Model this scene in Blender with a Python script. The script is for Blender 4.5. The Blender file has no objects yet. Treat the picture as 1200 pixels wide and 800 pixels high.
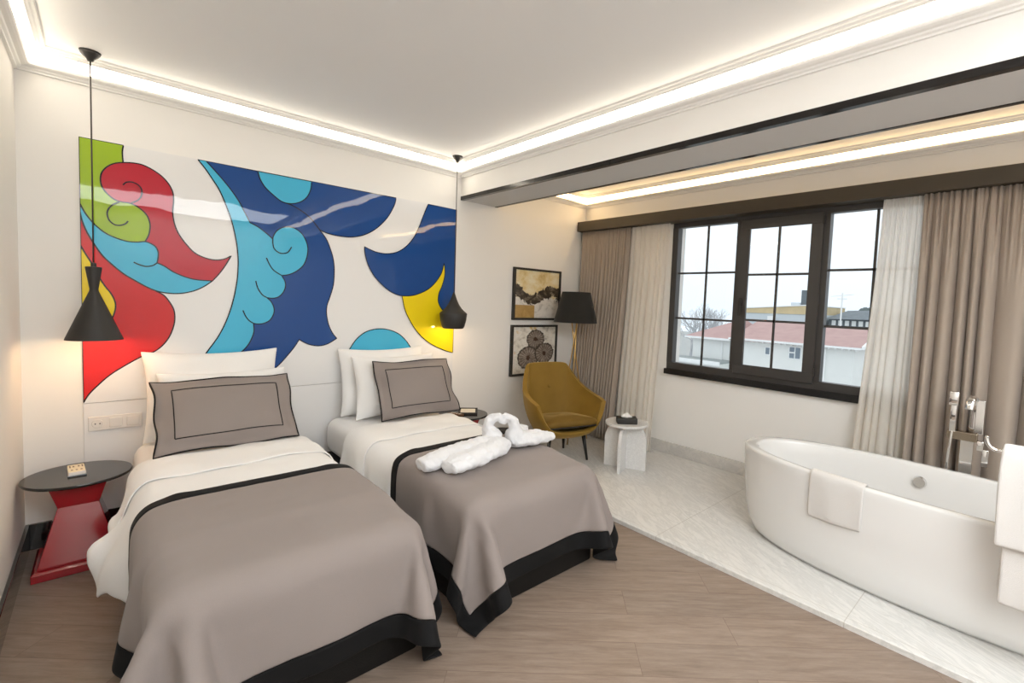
import bpy, bmesh, math, random
from math import sin, cos, pi, radians, sqrt, exp
from mathutils import Vector, Matrix
from mathutils.geometry import tessellate_polygon
scene = bpy.context.scene
COL = scene.collection
MURAL={'fills':[('red',[(236,1917,1),(236,803,1),(259,850),(295,897),(346,954),(410,1005),(488,1058),(556,1092),(601,1139),(631,1197),(650,1273),(648,1343),(627,1396),(599,1438),(566,1460,1),(434,1573),(291,1796,1)]),('yellow',[(236,1707,1),(255,1661),(279,1610),(309,1534),(334,1481),(362,1433),(378,1378),(372,1323),(354,1277),(313,1227),(277,1208),(236,1198,1)]),('green',[(236,2308,1),(421,2309,1),(416,2264),(419,2210,1),(425,2162,1),(424,2013,1),(416,1978,1),(446,1978),(476,1965),(507,1939),(526,1910),(536,1870),(535,1829),(527,1792),(513,1759,1),(474,1752),(429,1752),(377,1768),(334,1792),(292,1835),(258,1888),(236,1941,1)]),('crimson',[(419,2208),(467,2216),(509,2213),(555,2193),(595,2164),(627,2124),(645,2080),(649,2034),(646,1986),(645,1939),(655,1877),(676,1821),(710,1767),(753,1717),(806,1690),(860,1681),(911,1692),(949,1717,1),(916,1649),(881,1590),(846,1543,1),(819,1543),(756,1546),(700,1561),(645,1587),(604,1618),(568,1636,1),(574,1683),(564,1729),(544,1748),(513,1759,1),(527,1792),(535,1829),(536,1870),(526,1910),(507,1939),(476,1965),(446,1978),(416,1978),(390,1983),(368,1996),(343,2023),(327,2054),(322,2092),(328,2131),(349,2167),(381,2194)]),('sky',[(236,1941,1),(258,1888),(292,1835),(334,1792),(377,1768),(429,1752),(474,1752),(513,1759),(544,1748),(564,1729),(574,1699),(572,1662),(568,1636,1),(604,1618),(645,1587),(700,1561),(756,1546),(819,1543),(846,1543,1),(805,1507),(761,1479),(717,1462),(666,1452),(615,1453),(566,1463),(519,1486),(472,1517),(412,1561),(354,1622),(322,1663),(290,1723),(263,1783),(245,1843),(236,1894,1)]),('navy',[(812,2310,1),(1101,2307,1),(1114,2257),(1145,2207),(1191,2166),(1247,2128),(1305,2115),(1363,2090),(1433,2043),(1504,1959),(1550,1898),(1583,1817),(1602,1746),(1609,1665),(1603,1557),(1577,1458),(1559,1399),(1557,1334),(1573,1252),(1602,1189),(1634,1147,1),(1568,1107),(1505,1093),(1441,1104),(1397,1125),(1368,1145,1),(1341,1098),(1292,1031),(1230,958),(1157,903),(1019,878),(873,971,1),(935,1112,1),(1003,1285,1),(1047,1550,1),(1042,1782,1),(992,1976,1),(907,2157,1)]),('sky',[(770,2309,1),(812,2310,1),(856,2262),(910,2200),(955,2141),(997,2075),(1023,2020),(1056,1952,1),(1102,1930),(1156,1891),(1193,1858,1),(1198,1882),(1220,1921),(1258,1948),(1306,1957),(1353,1941),(1393,1901),(1419,1832),(1416,1760),(1392,1692),(1347,1645),(1298,1617),(1250,1606,1),(1270,1569),(1275,1533),(1262,1489),(1232,1454),(1195,1442),(1158,1445,1),(1185,1417),(1203,1371),(1200,1329),(1177,1286),(1140,1264),(1104,1259),(1078,1264,1),(1081,1211),(1068,1161),(1042,1108),(998,1060),(930,1022),(850,978),(741,957,1),(788,1032),(823,1087),(881,1184),(926,1294),(959,1415),(981,1547),(988,1661),(985,1744),(976,1823),(955,1931),(926,2028),(886,2133),(841,2210),(803,2268)]),('navy',[(1442,2309,1),(2091,2305,1),(2075,2239),(2019,2133),(1934,2037),(1839,1972),(1734,1939),(1633,1936),(1557,1945),(1504,1962,1),(1433,2043),(1363,2090),(1305,2117),(1274,2133,1),(1357,2215,1)]),('sky',[(1101,2307,1),(1442,2307,1),(1434,2242),(1408,2184),(1363,2143),(1305,2123),(1247,2128),(1191,2166),(1145,2207),(1114,2257)]),('navy',[(2382,2303,1),(2671,2301,1),(2675,1365,1),(2611,1356,1),(2566,1373),(2527,1412),(2503,1466),(2509,1533),(2538,1601),(2562,1688),(2563,1757),(2553,1807,1),(2527,1711),(2456,1612),(2370,1547),(2259,1505),(2161,1497),(2071,1523),(1993,1575),(1917,1651),(1867,1736),(1841,1822),(1837,1876,1),(1876,1860),(1938,1842),(2025,1839),(2115,1864),(2194,1923),(2258,2005),(2300,2092),(2339,2196)]),('yellow',[(2161,1497,1),(2259,1505),(2370,1547),(2456,1612),(2527,1711),(2553,1807,1),(2563,1757),(2562,1688),(2538,1601),(2509,1533),(2503,1466),(2527,1412),(2566,1373),(2611,1356,1),(2675,1365,1),(2669,991,1),(2586,1014),(2477,1061),(2386,1117),(2300,1198),(2228,1302),(2185,1393)]),('sky',[(1716,1029),(1740,1074),(1786,1139),(1855,1193),(1942,1217),(2030,1214),(2123,1182),(2191,1129),(2247,1056),(2279,993),(2293,917),(2271,836),(2170,762),(1983,742),(1807,793),(1718,882),(1701,958)])],'lines':[[(417,2077),(432,2096),(458,2102),(485,2090),(500,2063),(497,2027),(480,1999),(453,1980)],[(401,1977),(372,1955),(353,1927),(348,1897),(356,1864),(378,1842),(403,1841),(426,1854),(437,1871)],[(568,1636),(547,1618),(516,1610),(485,1618),(460,1631)],[(1193,1858),(1193,1828),(1201,1793),(1226,1769),(1255,1763),(1288,1775),(1312,1815)],[(1154,1723),(1175,1674),(1202,1637),(1250,1606)],[(1090,1558),(1103,1508),(1129,1465),(1158,1445)],[(1015,1353),(1033,1309),(1055,1280),(1078,1264)]]}
CLOTH = {
  'duvet1': (24, 18, (
    -442,-562,134,-446,-561,207,-444,-560,279,-447,-560,351,-444,-560,424,-440,-560,496,-396,-559,552,-325,-560,565,-252,-560,566,-180,-560,566,-108,-560,566,-36,-560,566,36,-560,566,108,-560,566,
    180,-560,566,252,-560,566,325,-560,565,396,-560,552,440,-560,496,444,-560,424,445,-560,351,444,-560,279,443,-561,207,444,-562,134,-446,-630,135,-450,-629,207,-446,-628,280,-445,-628,352,
    -448,-628,424,-440,-628,496,-396,-628,552,-325,-628,566,-253,-628,569,-180,-628,568,-108,-628,567,-36,-628,568,36,-628,568,108,-628,567,180,-628,567,253,-628,567,325,-628,565,396,-628,552,
    440,-628,496,444,-628,424,448,-628,352,450,-629,280,448,-629,207,442,-630,135,-447,-698,136,-448,-697,208,-451,-697,280,-448,-696,352,-445,-696,424,-440,-696,496,-396,-696,552,-325,-696,565,
    -253,-697,568,-180,-697,568,-108,-697,566,-36,-696,568,36,-696,568,108,-696,568,181,-696,567,253,-696,569,326,-696,565,396,-696,552,440,-696,496,444,-696,424,444,-697,352,448,-697,280,
    452,-697,208,450,-697,136,-442,-766,136,-447,-765,208,-450,-765,280,-451,-765,352,-450,-764,424,-440,-764,496,-396,-764,552,-325,-764,566,-253,-765,569,-180,-765,568,-108,-765,568,-36,-765,567,
    36,-765,566,108,-765,564,181,-765,565,253,-765,565,325,-764,564,396,-764,552,440,-764,496,444,-764,424,445,-765,352,450,-765,280,452,-765,208,452,-766,136,-438,-834,136,-449,-834,208,
    -444,-833,280,-446,-833,352,-446,-833,424,-440,-833,496,-396,-833,552,-326,-833,564,-253,-833,564,-181,-833,564,-108,-833,564,-36,-833,564,36,-833,564,108,-833,564,181,-833,564,253,-833,564,
    325,-833,564,396,-833,552,440,-833,496,444,-833,424,444,-833,352,449,-833,280,452,-834,208,448,-834,136,-442,-902,136,-450,-901,208,-445,-902,280,-446,-901,352,-445,-901,424,-440,-901,496,
    -396,-901,552,-325,-901,564,-253,-901,564,-180,-901,564,-108,-902,564,-36,-902,564,36,-902,566,108,-901,566,181,-902,566,253,-901,567,326,-901,565,396,-901,552,440,-901,496,445,-901,424,
    449,-901,352,450,-902,280,451,-902,208,447,-902,136,-444,-970,136,-448,-970,208,-447,-970,280,-447,-970,352,-445,-970,424,-440,-969,496,-396,-969,552,-325,-970,564,-253,-970,564,-180,-970,564,
    -108,-970,564,-36,-970,564,36,-970,568,108,-970,566,181,-970,568,253,-970,568,326,-969,566,396,-969,552,440,-970,496,445,-969,424,447,-970,352,448,-970,280,450,-970,208,450,-970,136,
    -448,-1038,135,-448,-1038,208,-449,-1038,280,-446,-1038,352,-447,-1038,424,-440,-1038,496,-396,-1038,552,-325,-1038,564,-253,-1038,564,-180,-1038,565,-108,-1038,564,-36,-1038,568,36,-1038,567,108,-1038,568,
    180,-1038,568,253,-1038,568,326,-1038,565,396,-1038,552,440,-1038,496,444,-1038,424,449,-1038,352,444,-1038,279,446,-1038,207,449,-1038,135,-450,-1106,135,-443,-1106,208,-443,-1106,280,-444,-1106,352,
    -446,-1106,424,-440,-1106,496,-396,-1106,552,-325,-1106,566,-253,-1106,568,-180,-1106,568,-108,-1106,567,-36,-1106,568,36,-1106,566,108,-1106,565,181,-1106,564,253,-1106,566,326,-1106,565,396,-1106,552,
    440,-1106,496,444,-1106,424,448,-1106,352,450,-1106,279,450,-1106,207,449,-1106,135,-448,-1174,135,-444,-1174,208,-448,-1174,280,-448,-1174,352,-447,-1174,424,-440,-1174,496,-396,-1174,553,-325,-1174,566,
    -253,-1174,568,-180,-1174,567,-108,-1174,568,-36,-1174,567,36,-1174,564,108,-1174,564,181,-1174,564,253,-1174,564,326,-1174,565,396,-1174,552,440,-1174,496,447,-1174,424,446,-1174,352,446,-1174,280,
    450,-1174,208,450,-1174,135,-449,-1242,136,-444,-1242,207,-446,-1242,280,-446,-1242,352,-444,-1243,424,-440,-1242,496,-396,-1242,552,-325,-1242,565,-253,-1242,568,-180,-1242,568,-108,-1242,568,-36,-1243,568,
    36,-1243,564,108,-1243,564,181,-1243,564,253,-1242,564,326,-1242,565,396,-1242,552,440,-1243,496,448,-1243,424,446,-1242,352,449,-1242,280,450,-1243,208,452,-1242,135,-450,-1311,136,-448,-1310,208,
    -449,-1310,280,-449,-1311,352,-444,-1311,424,-440,-1311,496,-396,-1311,552,-325,-1311,565,-253,-1311,566,-180,-1310,566,-108,-1311,568,-36,-1311,568,36,-1311,564,108,-1311,564,181,-1311,564,253,-1311,564,
    326,-1311,565,396,-1311,552,440,-1311,496,447,-1311,424,448,-1311,352,450,-1311,280,446,-1311,207,454,-1311,136,-450,-1378,136,-448,-1379,208,-444,-1379,280,-445,-1379,352,-445,-1379,424,-440,-1379,496,
    -396,-1379,552,-325,-1379,565,-252,-1379,565,-180,-1379,568,-108,-1379,568,-36,-1379,568,36,-1379,564,109,-1379,564,181,-1379,564,253,-1379,564,325,-1379,565,396,-1379,552,440,-1379,496,447,-1379,424,
    448,-1379,352,449,-1379,280,449,-1379,208,450,-1379,136,-445,-1446,136,-448,-1447,207,-446,-1447,280,-445,-1447,352,-448,-1447,424,-440,-1447,496,-396,-1447,552,-325,-1447,565,-253,-1447,565,-180,-1447,568,
    -108,-1447,568,-36,-1447,568,36,-1447,564,109,-1447,564,181,-1447,564,253,-1447,564,326,-1447,565,396,-1448,552,440,-1448,496,448,-1448,424,448,-1448,352,448,-1447,280,444,-1448,208,450,-1447,135,
    -444,-1515,136,-446,-1515,208,-445,-1515,280,-445,-1515,352,-448,-1515,424,-440,-1516,496,-396,-1516,552,-325,-1516,565,-253,-1516,564,-180,-1516,567,-108,-1515,568,-36,-1515,566,36,-1515,564,109,-1515,564,
    181,-1516,564,253,-1515,564,325,-1516,565,396,-1516,552,440,-1516,496,448,-1516,424,449,-1516,352,446,-1516,280,450,-1515,208,446,-1516,136,-450,-1583,136,-448,-1583,207,-443,-1583,280,-444,-1584,352,
    -444,-1584,424,-440,-1584,496,-396,-1584,552,-325,-1584,565,-253,-1584,564,-180,-1584,568,-108,-1584,568,-36,-1584,568,36,-1583,564,108,-1584,564,181,-1584,564,253,-1583,564,325,-1584,566,396,-1584,552,
    440,-1584,496,446,-1584,424,447,-1584,352,446,-1584,280,447,-1584,208,442,-1584,136,-444,-1651,135,-449,-1651,207,-449,-1652,279,-448,-1652,352,-444,-1652,424,-440,-1652,496,-396,-1652,552,-325,-1652,564,
    -253,-1652,564,-181,-1652,569,-108,-1652,566,-36,-1652,566,36,-1652,564,108,-1652,564,180,-1652,564,253,-1652,564,325,-1652,565,396,-1652,552,440,-1652,496,444,-1652,424,444,-1652,352,450,-1652,279,
    450,-1652,207,443,-1652,135,-448,-1719,135,-448,-1720,207,-448,-1720,279,-448,-1720,351,-446,-1720,424,-440,-1720,496,-396,-1720,552,-325,-1720,565,-252,-1720,566,-180,-1720,566,-108,-1720,566,-36,-1720,566,
    36,-1720,566,108,-1720,566,180,-1720,566,252,-1720,566,325,-1720,565,395,-1721,552,440,-1721,496,444,-1721,424,444,-1720,352,441,-1720,279,447,-1720,207,448,-1720,135,
  )),
  'coverlet1': (36, 28, (
    -470,-1266,160,-471,-1266,208,-470,-1267,255,-469,-1267,303,-470,-1267,351,-468,-1268,398,-466,-1268,446,-460,-1268,494,-439,-1268,537,-404,-1269,569,-358,-1269,582,-312,-1269,595,-262,-1265,588,-215,-1265,588,
    -167,-1265,588,-119,-1265,588,-72,-1265,588,-24,-1265,588,24,-1265,588,72,-1265,588,119,-1265,588,167,-1265,588,215,-1265,588,262,-1265,588,313,-1269,593,359,-1269,583,404,-1269,568,439,-1269,536,
    460,-1269,493,466,-1268,446,468,-1268,398,471,-1268,350,469,-1268,303,470,-1268,255,472,-1267,207,472,-1267,160,-469,-1311,160,-469,-1312,207,-470,-1312,255,-468,-1312,303,-470,-1312,350,-466,-1313,398,
    -463,-1313,446,-461,-1314,494,-440,-1314,537,-404,-1314,569,-358,-1314,582,-311,-1314,589,-263,-1314,591,-215,-1314,589,-167,-1314,588,-119,-1315,592,-72,-1314,588,-24,-1314,590,24,-1314,588,72,-1314,588,
    120,-1314,589,167,-1314,590,215,-1315,592,263,-1314,589,311,-1314,588,359,-1314,582,405,-1314,569,440,-1314,536,460,-1314,493,466,-1314,446,467,-1314,398,468,-1313,350,470,-1313,302,469,-1312,255,
    471,-1312,207,472,-1312,159,-469,-1356,159,-470,-1357,207,-470,-1357,255,-470,-1358,302,-468,-1358,350,-468,-1358,398,-466,-1358,446,-460,-1359,493,-439,-1359,536,-404,-1359,569,-358,-1360,582,-310,-1360,586,
    -263,-1359,586,-215,-1359,587,-167,-1359,587,-120,-1360,586,-72,-1359,586,-24,-1359,586,24,-1359,586,72,-1359,585,120,-1360,586,167,-1360,587,215,-1360,586,263,-1360,587,311,-1360,586,358,-1360,582,
    404,-1360,568,440,-1360,536,460,-1359,493,465,-1359,446,467,-1358,398,469,-1358,350,472,-1358,302,470,-1358,254,472,-1358,207,472,-1358,159,-471,-1402,159,-471,-1402,206,-469,-1402,254,-468,-1402,302,
    -470,-1403,350,-467,-1403,398,-467,-1404,446,-460,-1404,493,-440,-1404,536,-404,-1405,568,-358,-1405,582,-310,-1405,583,-263,-1405,584,-215,-1405,585,-167,-1405,585,-120,-1405,585,-72,-1405,586,-24,-1405,585,
    24,-1405,586,72,-1405,586,120,-1405,585,168,-1405,586,215,-1405,584,263,-1405,584,311,-1405,585,358,-1405,582,404,-1405,568,440,-1405,536,459,-1404,493,464,-1404,445,467,-1404,398,468,-1404,350,
    468,-1403,302,470,-1403,254,470,-1403,206,470,-1402,159,-469,-1447,158,-470,-1447,206,-468,-1448,254,-468,-1448,302,-470,-1448,350,-470,-1448,398,-466,-1449,445,-459,-1449,492,-440,-1450,536,-404,-1450,568,
    -358,-1450,582,-310,-1450,584,-263,-1450,584,-215,-1450,584,-167,-1450,585,-120,-1450,585,-72,-1450,586,-24,-1450,586,24,-1450,584,72,-1450,586,120,-1450,586,168,-1450,584,215,-1450,585,263,-1450,585,
    311,-1450,584,359,-1450,582,404,-1450,568,440,-1450,536,461,-1450,493,467,-1449,445,467,-1449,398,470,-1449,350,471,-1448,302,470,-1448,254,471,-1448,206,468,-1448,158,-470,-1492,158,-469,-1492,206,
    -468,-1492,254,-468,-1493,302,-468,-1493,349,-469,-1494,397,-464,-1494,445,-460,-1494,492,-440,-1495,536,-405,-1495,569,-358,-1496,582,-311,-1496,584,-263,-1496,584,-215,-1496,587,-167,-1496,588,-120,-1496,586,
    -72,-1496,584,-24,-1496,585,24,-1496,585,72,-1496,586,120,-1496,586,168,-1496,586,215,-1496,585,263,-1496,585,311,-1496,583,359,-1496,582,405,-1496,569,440,-1495,536,460,-1495,493,465,-1494,445,
    468,-1494,397,467,-1494,350,469,-1494,302,470,-1494,254,471,-1493,206,471,-1493,158,-473,-1537,158,-472,-1538,206,-470,-1538,254,-469,-1538,301,-470,-1538,349,-466,-1539,397,-466,-1539,445,-460,-1540,492,
    -440,-1540,536,-405,-1541,568,-358,-1541,582,-311,-1541,583,-263,-1541,585,-215,-1541,586,-168,-1541,585,-120,-1541,586,-72,-1541,585,-24,-1541,584,24,-1541,585,72,-1541,586,120,-1541,586,168,-1541,586,
    216,-1541,586,263,-1541,584,311,-1541,585,359,-1541,582,405,-1541,568,440,-1540,536,460,-1540,492,464,-1540,445,466,-1539,397,469,-1539,349,469,-1539,302,469,-1538,254,469,-1538,206,475,-1538,158,
    -484,-1581,159,-478,-1582,206,-475,-1582,254,-468,-1583,301,-466,-1584,349,-466,-1584,396,-465,-1584,444,-460,-1585,492,-440,-1585,536,-405,-1586,568,-359,-1586,582,-311,-1586,583,-263,-1587,584,-216,-1587,586,
    -168,-1586,586,-120,-1586,586,-72,-1586,585,-24,-1587,586,24,-1587,586,72,-1586,586,120,-1587,586,168,-1587,586,216,-1587,585,263,-1587,585,311,-1587,584,359,-1586,582,405,-1586,568,440,-1586,536,
    460,-1585,492,465,-1585,444,466,-1584,397,466,-1584,349,471,-1584,302,476,-1583,254,479,-1583,206,484,-1582,159,-504,-1621,160,-498,-1622,208,-489,-1625,254,-482,-1626,302,-475,-1628,349,-468,-1629,396,
    -468,-1629,444,-460,-1630,492,-440,-1631,535,-405,-1632,568,-359,-1632,582,-311,-1632,584,-263,-1632,584,-216,-1632,585,-168,-1632,586,-120,-1632,585,-72,-1632,584,-24,-1632,585,24,-1632,584,72,-1632,584,
    120,-1632,586,168,-1632,586,216,-1632,584,264,-1632,586,311,-1632,584,359,-1632,582,405,-1632,568,440,-1631,535,461,-1630,492,463,-1630,444,468,-1630,396,474,-1628,349,481,-1627,302,490,-1625,255,
    495,-1625,208,504,-1622,161,-528,-1660,163,-519,-1662,210,-511,-1664,257,-503,-1666,304,-494,-1669,351,-484,-1672,398,-474,-1674,444,-460,-1675,490,-441,-1676,534,-406,-1677,568,-360,-1677,582,-312,-1678,584,
    -264,-1678,584,-216,-1678,585,-168,-1678,585,-120,-1678,586,-72,-1678,585,-24,-1678,586,24,-1678,586,72,-1678,585,120,-1678,586,168,-1678,586,216,-1678,584,264,-1678,585,312,-1678,584,360,-1678,582,
    406,-1677,568,441,-1676,535,462,-1675,491,473,-1674,445,483,-1672,398,492,-1670,351,500,-1668,304,510,-1666,257,518,-1664,210,527,-1661,163,-530,-1704,161,-520,-1706,208,-512,-1709,254,-502,-1711,302,
    -492,-1714,348,-481,-1715,395,-471,-1718,442,-461,-1720,489,-442,-1722,533,-406,-1722,567,-360,-1723,582,-312,-1723,584,-264,-1723,584,-216,-1723,584,-168,-1723,584,-120,-1723,584,-72,-1723,584,-24,-1723,584,
    24,-1723,584,72,-1723,584,120,-1723,584,168,-1723,584,216,-1723,584,264,-1724,584,312,-1723,583,360,-1723,582,406,-1722,567,442,-1721,534,461,-1720,489,470,-1718,442,481,-1716,396,491,-1714,348,
    502,-1712,302,512,-1711,256,522,-1708,209,532,-1706,162,-508,-1742,154,-496,-1743,201,-486,-1745,247,-478,-1749,294,-466,-1750,340,-455,-1751,387,-447,-1755,434,-441,-1760,481,-431,-1764,527,-404,-1767,561,
    -359,-1768,573,-311,-1768,576,-263,-1768,576,-216,-1768,575,-168,-1768,576,-120,-1768,574,-72,-1768,574,-24,-1767,574,24,-1768,575,72,-1768,575,120,-1768,575,168,-1768,576,216,-1768,576,263,-1768,576,
    311,-1768,575,359,-1768,575,405,-1768,563,439,-1766,529,442,-1761,482,447,-1756,435,454,-1752,388,464,-1750,341,478,-1750,295,489,-1749,248,500,-1747,202,510,-1744,156,-481,-1778,147,-471,-1780,193,
    -461,-1782,240,-452,-1786,287,-446,-1790,334,-446,-1794,382,-444,-1800,429,-444,-1804,476,-435,-1809,523,-405,-1812,559,-359,-1814,572,-311,-1813,570,-263,-1813,571,-216,-1813,569,-168,-1813,570,-120,-1812,569,
    -72,-1812,568,-24,-1812,570,24,-1812,570,72,-1812,569,120,-1813,568,168,-1813,571,216,-1813,570,263,-1814,572,311,-1814,571,359,-1814,571,404,-1813,559,436,-1810,523,446,-1805,477,447,-1800,430,
    444,-1796,382,446,-1790,334,453,-1787,288,462,-1784,241,472,-1781,194,481,-1779,148,-461,-1818,140,-452,-1821,187,-449,-1826,234,-443,-1830,282,-447,-1834,329,-445,-1840,377,-449,-1844,424,-447,-1849,472,
    -433,-1854,517,-404,-1858,554,-359,-1859,567,-311,-1858,567,-263,-1858,567,-216,-1858,566,-168,-1858,565,-120,-1858,565,-72,-1858,566,-24,-1858,566,24,-1858,566,72,-1858,567,120,-1858,565,168,-1858,566,
    216,-1858,568,263,-1859,568,311,-1859,568,359,-1859,570,402,-1858,552,434,-1854,518,445,-1850,471,452,-1845,425,446,-1840,378,447,-1836,330,444,-1831,282,449,-1826,235,454,-1822,188,460,-1818,141,
    -450,-1861,135,-447,-1866,182,-445,-1870,230,-443,-1875,277,-444,-1880,325,-446,-1884,372,-444,-1889,420,-445,-1894,467,-434,-1898,514,-404,-1903,550,-359,-1904,565,-311,-1904,566,-264,-1904,564,-216,-1904,565,
    -168,-1903,564,-120,-1903,564,-72,-1903,565,-24,-1903,564,24,-1903,564,72,-1903,565,120,-1903,565,168,-1904,564,216,-1904,564,264,-1904,565,311,-1904,566,359,-1904,564,403,-1902,550,434,-1898,513,
    449,-1894,468,451,-1890,420,448,-1885,373,444,-1881,326,446,-1876,278,448,-1872,230,450,-1867,183,456,-1862,136,-443,-1906,130,-443,-1910,178,-443,-1915,225,-444,-1920,273,-444,-1924,320,-444,-1929,368,
    -446,-1934,415,-445,-1938,463,-434,-1943,510,-403,-1948,544,-360,-1950,562,-312,-1950,564,-264,-1949,565,-216,-1949,564,-168,-1949,564,-120,-1948,565,-72,-1948,564,-24,-1948,564,24,-1948,564,72,-1948,564,
    120,-1949,564,168,-1949,564,216,-1949,564,264,-1950,564,312,-1950,564,360,-1950,563,404,-1948,546,434,-1943,509,444,-1939,464,446,-1934,416,446,-1930,369,446,-1926,321,448,-1921,274,451,-1916,226,
    458,-1911,180,464,-1906,132,-446,-1950,126,-442,-1955,173,-442,-1960,221,-443,-1965,268,-446,-1970,316,-446,-1974,364,-447,-1979,411,-445,-1984,459,-436,-1988,506,-405,-1993,543,-361,-1996,562,-312,-1995,565,
    -264,-1995,564,-216,-1994,564,-168,-1994,564,-120,-1994,564,-72,-1994,564,-24,-1994,565,24,-1994,564,72,-1994,565,120,-1994,565,168,-1994,564,216,-1994,564,264,-1995,564,313,-1996,565,361,-1996,562,
    406,-1993,543,436,-1988,506,444,-1984,460,444,-1979,412,447,-1975,365,454,-1970,318,462,-1963,271,470,-1958,224,479,-1950,178,487,-1944,132,-466,-1990,123,-464,-1994,170,-458,-2002,217,-453,-2008,264,
    -450,-2014,312,-448,-2019,359,-444,-2024,407,-442,-2028,454,-441,-2032,502,-406,-2038,536,-361,-2042,554,-312,-2040,558,-264,-2040,558,-216,-2040,558,-168,-2039,558,-120,-2039,558,-72,-2039,558,-24,-2039,558,
    24,-2039,558,72,-2039,558,120,-2039,558,168,-2040,558,216,-2040,558,264,-2040,558,312,-2041,558,362,-2042,555,407,-2038,535,442,-2031,502,460,-2020,459,469,-2014,413,478,-2007,366,488,-1998,320,
    497,-1990,274,506,-1983,228,516,-1976,182,526,-1968,136,-503,-2016,122,-499,-2022,170,-495,-2027,217,-492,-2032,264,-489,-2036,312,-487,-2039,360,-482,-2049,406,-469,-2062,450,-436,-2070,483,-401,-2074,509,
    -358,-2080,528,-311,-2079,532,-263,-2078,533,-215,-2077,534,-168,-2077,534,-120,-2077,534,-72,-2077,534,-24,-2077,534,24,-2077,534,72,-2077,534,120,-2077,534,167,-2077,533,215,-2078,533,263,-2078,533,
    310,-2079,533,358,-2081,530,401,-2076,511,426,-2056,477,460,-2058,444,491,-2049,408,512,-2035,368,526,-2022,324,536,-2012,278,547,-2003,233,557,-1994,187,565,-1989,140,-547,-2025,125,-543,-2033,172,
    -538,-2040,219,-535,-2044,266,-529,-2056,312,-516,-2072,355,-488,-2086,390,-450,-2084,419,-416,-2074,445,-384,-2095,474,-351,-2112,496,-310,-2101,494,-262,-2101,494,-215,-2100,494,-167,-2100,494,-120,-2099,494,
    -72,-2099,494,-24,-2100,494,24,-2099,494,72,-2100,494,119,-2100,494,167,-2100,494,214,-2099,494,262,-2099,493,310,-2101,493,357,-2100,492,394,-2109,481,410,-2084,446,430,-2058,411,464,-2066,378,
    498,-2068,346,531,-2062,311,558,-2050,274,578,-2035,233,592,-2022,189,605,-2010,145,-590,-2037,127,-586,-2046,173,-578,-2060,218,-564,-2078,260,-538,-2095,297,-502,-2101,327,-464,-2092,354,-428,-2075,380,
    -394,-2090,409,-380,-2122,438,-342,-2131,455,-310,-2104,450,-262,-2106,449,-215,-2105,449,-167,-2104,449,-120,-2106,449,-72,-2107,449,-24,-2104,449,24,-2105,449,71,-2105,449,119,-2104,449,167,-2105,449,
    214,-2104,448,262,-2104,448,310,-2106,448,357,-2106,448,385,-2139,448,400,-2112,415,409,-2082,380,434,-2063,345,468,-2067,312,502,-2072,280,537,-2078,247,570,-2073,214,601,-2062,178,626,-2049,140,
    -626,-2064,124,-612,-2082,166,-587,-2100,203,-553,-2110,234,-515,-2109,263,-477,-2098,290,-441,-2082,316,-402,-2084,344,-380,-2112,373,-374,-2150,402,-333,-2147,413,-310,-2107,404,-262,-2104,404,-215,-2105,404,
    -167,-2105,404,-120,-2107,404,-72,-2105,404,-24,-2105,404,24,-2107,404,71,-2106,404,119,-2105,404,166,-2106,404,214,-2107,403,262,-2104,403,310,-2104,403,354,-2115,403,370,-2158,410,403,-2146,385,
    400,-2114,349,410,-2084,314,438,-2066,280,472,-2066,247,507,-2072,214,540,-2078,181,575,-2081,148,610,-2080,116,-636,-2105,110,-604,-2117,142,-566,-2122,171,-528,-2117,198,-490,-2104,225,-454,-2089,252,
    -415,-2086,280,-384,-2104,308,-378,-2140,337,-366,-2175,366,-326,-2161,371,-307,-2118,360,-262,-2104,358,-215,-2106,358,-167,-2108,358,-120,-2106,358,-72,-2105,358,-24,-2107,358,24,-2110,358,71,-2110,358,
    119,-2109,358,166,-2105,358,214,-2106,358,262,-2105,358,310,-2104,358,350,-2123,359,358,-2170,367,398,-2178,354,404,-2148,319,401,-2116,283,416,-2088,248,442,-2069,214,476,-2066,181,511,-2066,149,
    545,-2074,116,579,-2077,83,-618,-2131,79,-580,-2129,107,-541,-2122,134,-503,-2110,161,-466,-2097,188,-428,-2090,215,-391,-2097,243,-375,-2129,272,-376,-2167,301,-356,-2198,328,-318,-2174,328,-302,-2131,317,
    -263,-2105,313,-215,-2105,313,-167,-2105,313,-120,-2107,313,-72,-2105,313,-24,-2107,313,23,-2110,313,71,-2111,313,119,-2109,313,166,-2107,313,214,-2106,312,262,-2104,312,310,-2104,312,345,-2132,315,
    349,-2179,324,385,-2204,319,408,-2180,288,403,-2149,253,400,-2117,218,418,-2091,182,448,-2074,148,480,-2065,116,516,-2061,84,551,-2060,52,-592,-2135,43,-554,-2125,70,-516,-2114,96,-479,-2102,123,
    -441,-2093,150,-402,-2094,178,-375,-2119,208,-374,-2156,236,-375,-2194,265,-345,-2218,288,-311,-2188,285,-295,-2144,274,-262,-2113,269,-215,-2106,268,-167,-2106,268,-120,-2104,268,-72,-2104,268,-24,-2107,268,
    23,-2111,268,71,-2110,268,119,-2109,268,166,-2106,268,214,-2101,268,262,-2104,267,309,-2106,267,338,-2141,271,342,-2188,280,369,-2225,282,405,-2213,257,406,-2182,222,398,-2151,187,404,-2120,152,
    424,-2096,116,453,-2079,83,486,-2067,50,522,-2060,19,-564,-2150,14,-529,-2125,33,-491,-2113,60,-453,-2100,86,-414,-2095,114,-380,-2111,142,-366,-2145,172,-374,-2183,200,-373,-2221,229,-334,-2236,248,
    -304,-2200,242,-292,-2156,231,-260,-2120,224,-215,-2108,223,-167,-2103,223,-120,-2104,223,-72,-2103,223,-24,-2109,223,23,-2110,223,71,-2112,223,118,-2109,222,166,-2103,222,214,-2100,222,262,-2100,222,
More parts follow.
